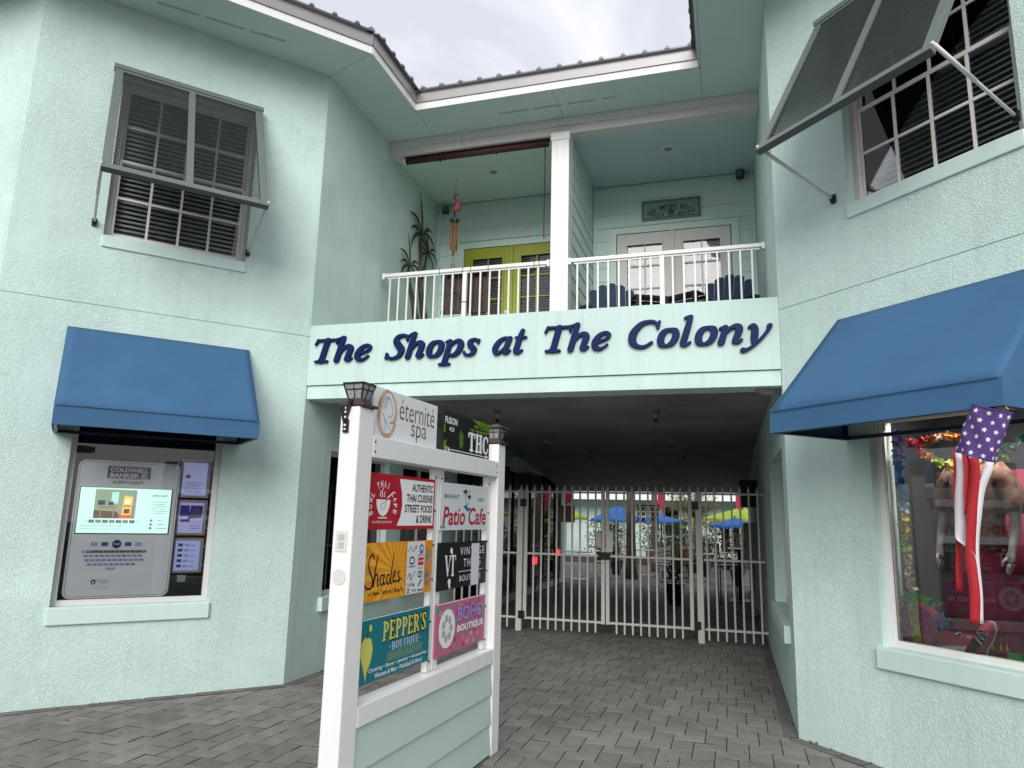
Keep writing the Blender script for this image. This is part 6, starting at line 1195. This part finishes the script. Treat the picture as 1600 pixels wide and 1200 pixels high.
def bush(x, y, h, r, m, lab, n=500, pot=True, ls=.05, z0=None):
    t = thing('potted_plant' if pot else 'shrub', lab, 'plant', (x, y, 0), 0, 'potted plants in the courtyard' if pot else None) if pot else thing('shrub', lab, 'shrub', (x, y, 0))
    if pot: part('pot', MB().lathe([(.12, 0), (.18, .36), (.19, .40), (.16, .40)], n=14), M_BLK, t, smooth=False)
    b0 = .4 if z0 is None else z0; q = MB(); st = MB()
    for k2 in range(7): a = k2*.9; st.tube([(0, 0, .02 if not pot else .35), (math.cos(a)*r*.4, math.sin(a)*r*.4, b0+h*.5), (math.cos(a)*r*.7, math.sin(a)*r*.7, b0+h*.9)], [.012, .008, .004], 5)
    part('stems', st, M_TK, t, kind='stuff')
    for k2 in range(n):
        u, v, w_ = rnd.gauss(0, .5), rnd.gauss(0, .5), rnd.random(); c = Vector((u*r, v*r, b0+h*w_)); a = Vector((rnd.gauss(0, 1), rnd.gauss(0, 1), rnd.gauss(0, .6))).normalized(); b = a.orthogonal().normalized(); q.add([c-b*ls*.35, c+a*ls, c+b*ls*.35, c-a*ls*.5], [(0, 1, 2, 3)])
    part('foliage', q, m, t, kind='stuff')
bush(.85, 15.2, 1.0, .35, M_LF2, 'dark green shrub in a black pot left of the thick palm'); bush(2.45, 16.6, .9, .35, M_LF2, 'potted shrub in the middle of the courtyard'); bush(3.35, 15.8, .8, .32, M_LF2, 'potted shrub under the lime umbrella'); bush(3.0, 8.3, .35, .22, M_LF2, 'low dark potted plant just behind the right gate leaf', 200)
bush(4.2, 13.2, .9, .3, M_BOU, 'dry reddish branching plant near the right wall', 300); bush(2.6, 22.5, 1.3, .9, M_BOU, 'reddish brown tree crown above the short palm', 900, False, .08, 1.9)
tag(part('brick_planter', Bx(0, 1.7, 0, .4, 0, .62), mat('brick_planter', (.20, .07, .05), .85, var=.4, vscale=12), None, (1.2, 19.8, 0), bevel=.02), 'long low brick red planter across the courtyard', 'planter')
bush(1.7, 20, .3, .5, M_LF2, 'green plants growing in the brick red planter', 300, False, .05, .6)
M_ALU = mat('aluminium', (.45, .44, .42), .4, .5)
def ptable(x, y, lab):
    t = thing('patio_table', lab, 'table', (x, y, 0), rnd.random(), 'tables in the courtyard'); part('table_top', MB().lathe([(.38, .70), (.38, .725)], n=20), M_ALU, t); part('table_stem', MB().tube([(0, 0, 0), (0, 0, .70)], .03, 8), M_ALU, t); part('table_base', MB().lathe([(.22, 0), (.22, .02)], n=16), M_ALU, t)
def pchair(x, y, rz, m, lab, hs=.45, hb=.85):
    t = thing('patio_chair', lab, 'chair', (x, y, 0), rz, 'chairs in the courtyard'); part('seat', Bx(-.2, .2, -.2, .2, hs-.02, hs), m, t)
    for a in (-.19, .19):
        part('leg', MB().tube([(a, -.19, 0), (a, -.19, hs-.02)], .013, 6), m, t); part('leg', MB().tube([(a, .19, 0), (a, .19, hs-.02)], .013, 6), m, t); part('back_post', MB().tube([(a, .19, hs), (a, .22, hb)], .013, 6), m, t)
    for z in (hs+.12, hs+.22, hs+.32, hb-.03): part('back_slat', Bx(-.2, .2, .195, .215, z-.02, z+.02), m, t)
ptable(1.75, 15.3, 'round aluminium table near the palm trunks'); ptable(2.9, 18.2, 'round aluminium table in the middle distance'); ptable(.2, 12.9, 'round aluminium table by the left shop front')
pchair(1.25, 14.9, .6, M_ALU, 'aluminium chair left of the table near the palms'); pchair(2.15, 14.8, -2.4, M_ALU, 'aluminium chair right of the table near the palms'); pchair(3.3, 17.7, 2.6, M_ALU, 'aluminium chair in the middle distance')
pchair(4.0, 9.0, R_(100), M_BLK, 'black slat-back high chair nearest the gate on the right', .75, 1.15); pchair(3.95, 10.1, R_(95), M_BLK, 'second black high chair on the right of the passage', .75, 1.15); pchair(.55, 8.0, R_(-90), M_BLK, 'black chair by the left shop front'); 
ht = thing('high_table', 'black high table between the high chairs on the right', 'table', (4.22, 9.6, 0)); part('table_top', Bx(-.22, .22, -.5, .5, 1.02, 1.05), M_BLK, ht); part('table_stem', Bx(-.04, .04, -.04, .04, 0, 1.02), M_BLK, ht); part('table_foot', Bx(-.2, .2, -.3, .3, 0, .02), M_BLK, ht)
# lit shop signs in the left shop front and red banners
for x, z, l in ((9.1, .68, 'lower lit red shop sign inside the left shop front'), (11.42, .76, 'upper lit red shop sign further along the left shop front')):
    t = thing('lit_sign', l, 'sign', (-.035, x, z-.1), R_(90), 'lit red signs in the left shop front'); part('sign_face', Bx(0, .34, 0, .02, 0, .15), mat('red_glow', (1, .03, .05), .5, emit=1.0), t); part('sign_rim', Bx(-.02, .36, .021, .03, -.06, .18), mat('violet_rim', (.06, .02, .25), .5), t)
for k2, (x, y, l) in enumerate(((1.75, 18.6, 'red banner hanging above the carved gate sign'), (4.25, 16.9, 'red and white banner above the lime umbrella'), (-.10, 12.4, 'red and white banner at the left corner of the courtyard'))):
    t = thing('hanging_banner', l, 'banner', (x, y, 1.95), 0, 'red banners in the courtyard'); part('banner_cloth', MB().pris2([(0, .1), (.06, -.02), (.12, .06), (.19, -.03), (.25, .08), (.25, .6), (0, .6)], 0, .01), mat('banner_red', (.5, .02, .06), .7), t); part('banner_rope', MB().tube([(-.3, 0, .75), (.12, 0, .6), (.6, 0, .8)], .006, 5), M_BLK, t)
# ------------------------------------------------------------------ small weeds and gum marks on the paving
wd = MB()
def weed(x, y, n=14, s=.03):
    for k2 in range(n): a = rnd.uniform(0, 6.28); l = rnd.uniform(.4, 1)*s; wd.add([(x-.002, y, 0), (x+.003, y+.001, 0), (x+math.cos(a)*l, y+math.sin(a)*l, rnd.uniform(.3, 1)*s)], [(0, 1, 2)])
for s, f in ((.12, 1), (.16, 1), (.30, .6), (.5, .5), (.62, .8)): weed(W_+RD.x*s+RN.x*.012, RD.y*s+RN.y*.012, 16, .03*f)
for s in (1.05, 1.1, 1.45, 1.5, 1.55, .4, .9): weed(-LD.x*s+LN.x*.012, -LD.y*s+LN.y*.012, 8, .016)
for y in (.35, .8, 1.3): weed(W_-.015, y, 10, .02)
weed(2.45, -1.26, 8, .03)
o = part('weeds', wd, mat('weed_green', (.05, .07, .02), .7), None, kind='stuff'); tag(o, 'tiny weeds in the joint between paving and walls', 'weeds')
gm = MB()
for x, y, s in ((2.9, -1.6, .02), (3.18, -1.32, .012), (3.6, -.9, .01), (3.35, -.2, .01), (2.95, .2, .014), (2.75, .45, .012), (-.35, -1.1, .014), (-.8, -1.6, .012), (-.2, -1.7, .011), (-1.2, -2.0, .01), (3.0, 1.3, .012), (4.1, -.5, .01), (.3, .1, .018), (.45, .05, .012)): gm.add([(x+s*math.cos(a)*rnd.uniform(.7, 1.2), y+s*math.sin(a)*rnd.uniform(.6, 1), .0022) for a in [k2*math.pi/5 for k2 in range(10)]], [tuple(range(10))])
part('gum_spots', gm, mat('gum_black', (.012, .012, .012), .8), pav, kind='stuff')
for k2, (x, y, h_, r_, l) in enumerate(((-.5, 20.5, 1.2, .55, 'leafy green shrub at the far left of the courtyard'), (3.3, 21.5, 1.3, .6, 'tall leafy shrub against the back shop, right of centre'), (1.1, 23.0, 1.2, .6, 'leafy shrub beside the stair railing'), (4.9, 20.6, 1.1, .5, 'leafy shrub at the far right of the courtyard'))): bush(x, y, h_, r_, M_LF if k2 % 2 else M_LF2, l, 420, True, .08)
pchair(2.4, 13.4, 1.1, M_ALU, 'aluminium chair alone in front of the palms'); pchair(.7, 13.6, -1.2, M_ALU, 'aluminium chair by the left round table'); ptable(3.5, 14.2, 'round aluminium table on the right under the umbrellas'); pchair(3.1, 14.4, -1.4, M_BLK, 'black chair beside the right round table')
bush(2.35, 18.9, 1.1, .5, M_LF2, 'tall leafy shrub below the short palm', 500, True, .07); bush(3.9, 19.2, 1.0, .45, M_LF2, 'leafy shrub behind the low blue umbrella', 400, True, .06); bush(.35, 17.8, 1.1, .45, M_LF2, 'dark leafy shrub left of the palm trunks', 500, True, .07); bush(2.9, 17.2, .7, .4, M_BOU, 'reddish leafed pot plant beside the short palm', 400)
dl = bpy.data.lights.new('display_fill_lamp', 'AREA'); dl.shape = 'RECTANGLE'; dl.size = 1.0; dl.size_y = .12; dl.energy = 11; dl.color = (1, .9, .78); dlo = bpy.data.objects.new('display_fill_lamp', dl); COL.objects.link(dlo); dlo.location = at('rc', 1.35, .42, 2.5); dlo.rotation_euler = (0, 0, RZR)  # unseen area lamp added to brighten the dim window display
# opposite side of the street: only seen in the window glass
op = thing('opposite_shops', 'plain dark shop row across the street behind the viewer, mirrored in the glass', 'building', (-20, -30, 0)); part('shop_wall', Bx(0, 44, 0, 6, 0, 4.2), mat('opposite_wall', (.30, .27, .24), .8, var=.3, vscale=.4), op); part('shop_roof', Bx(-.5, 44.5, -.5, 7, 4.21, 4.5), M_ROOF, op)
for k2 in range(14): part('shop_window', Bx(1+k2*3.1, 3.2+k2*3.1, 6.001, 6.03, .6, 2.6), mat('far_window', (.03, .035, .04), .1), op)
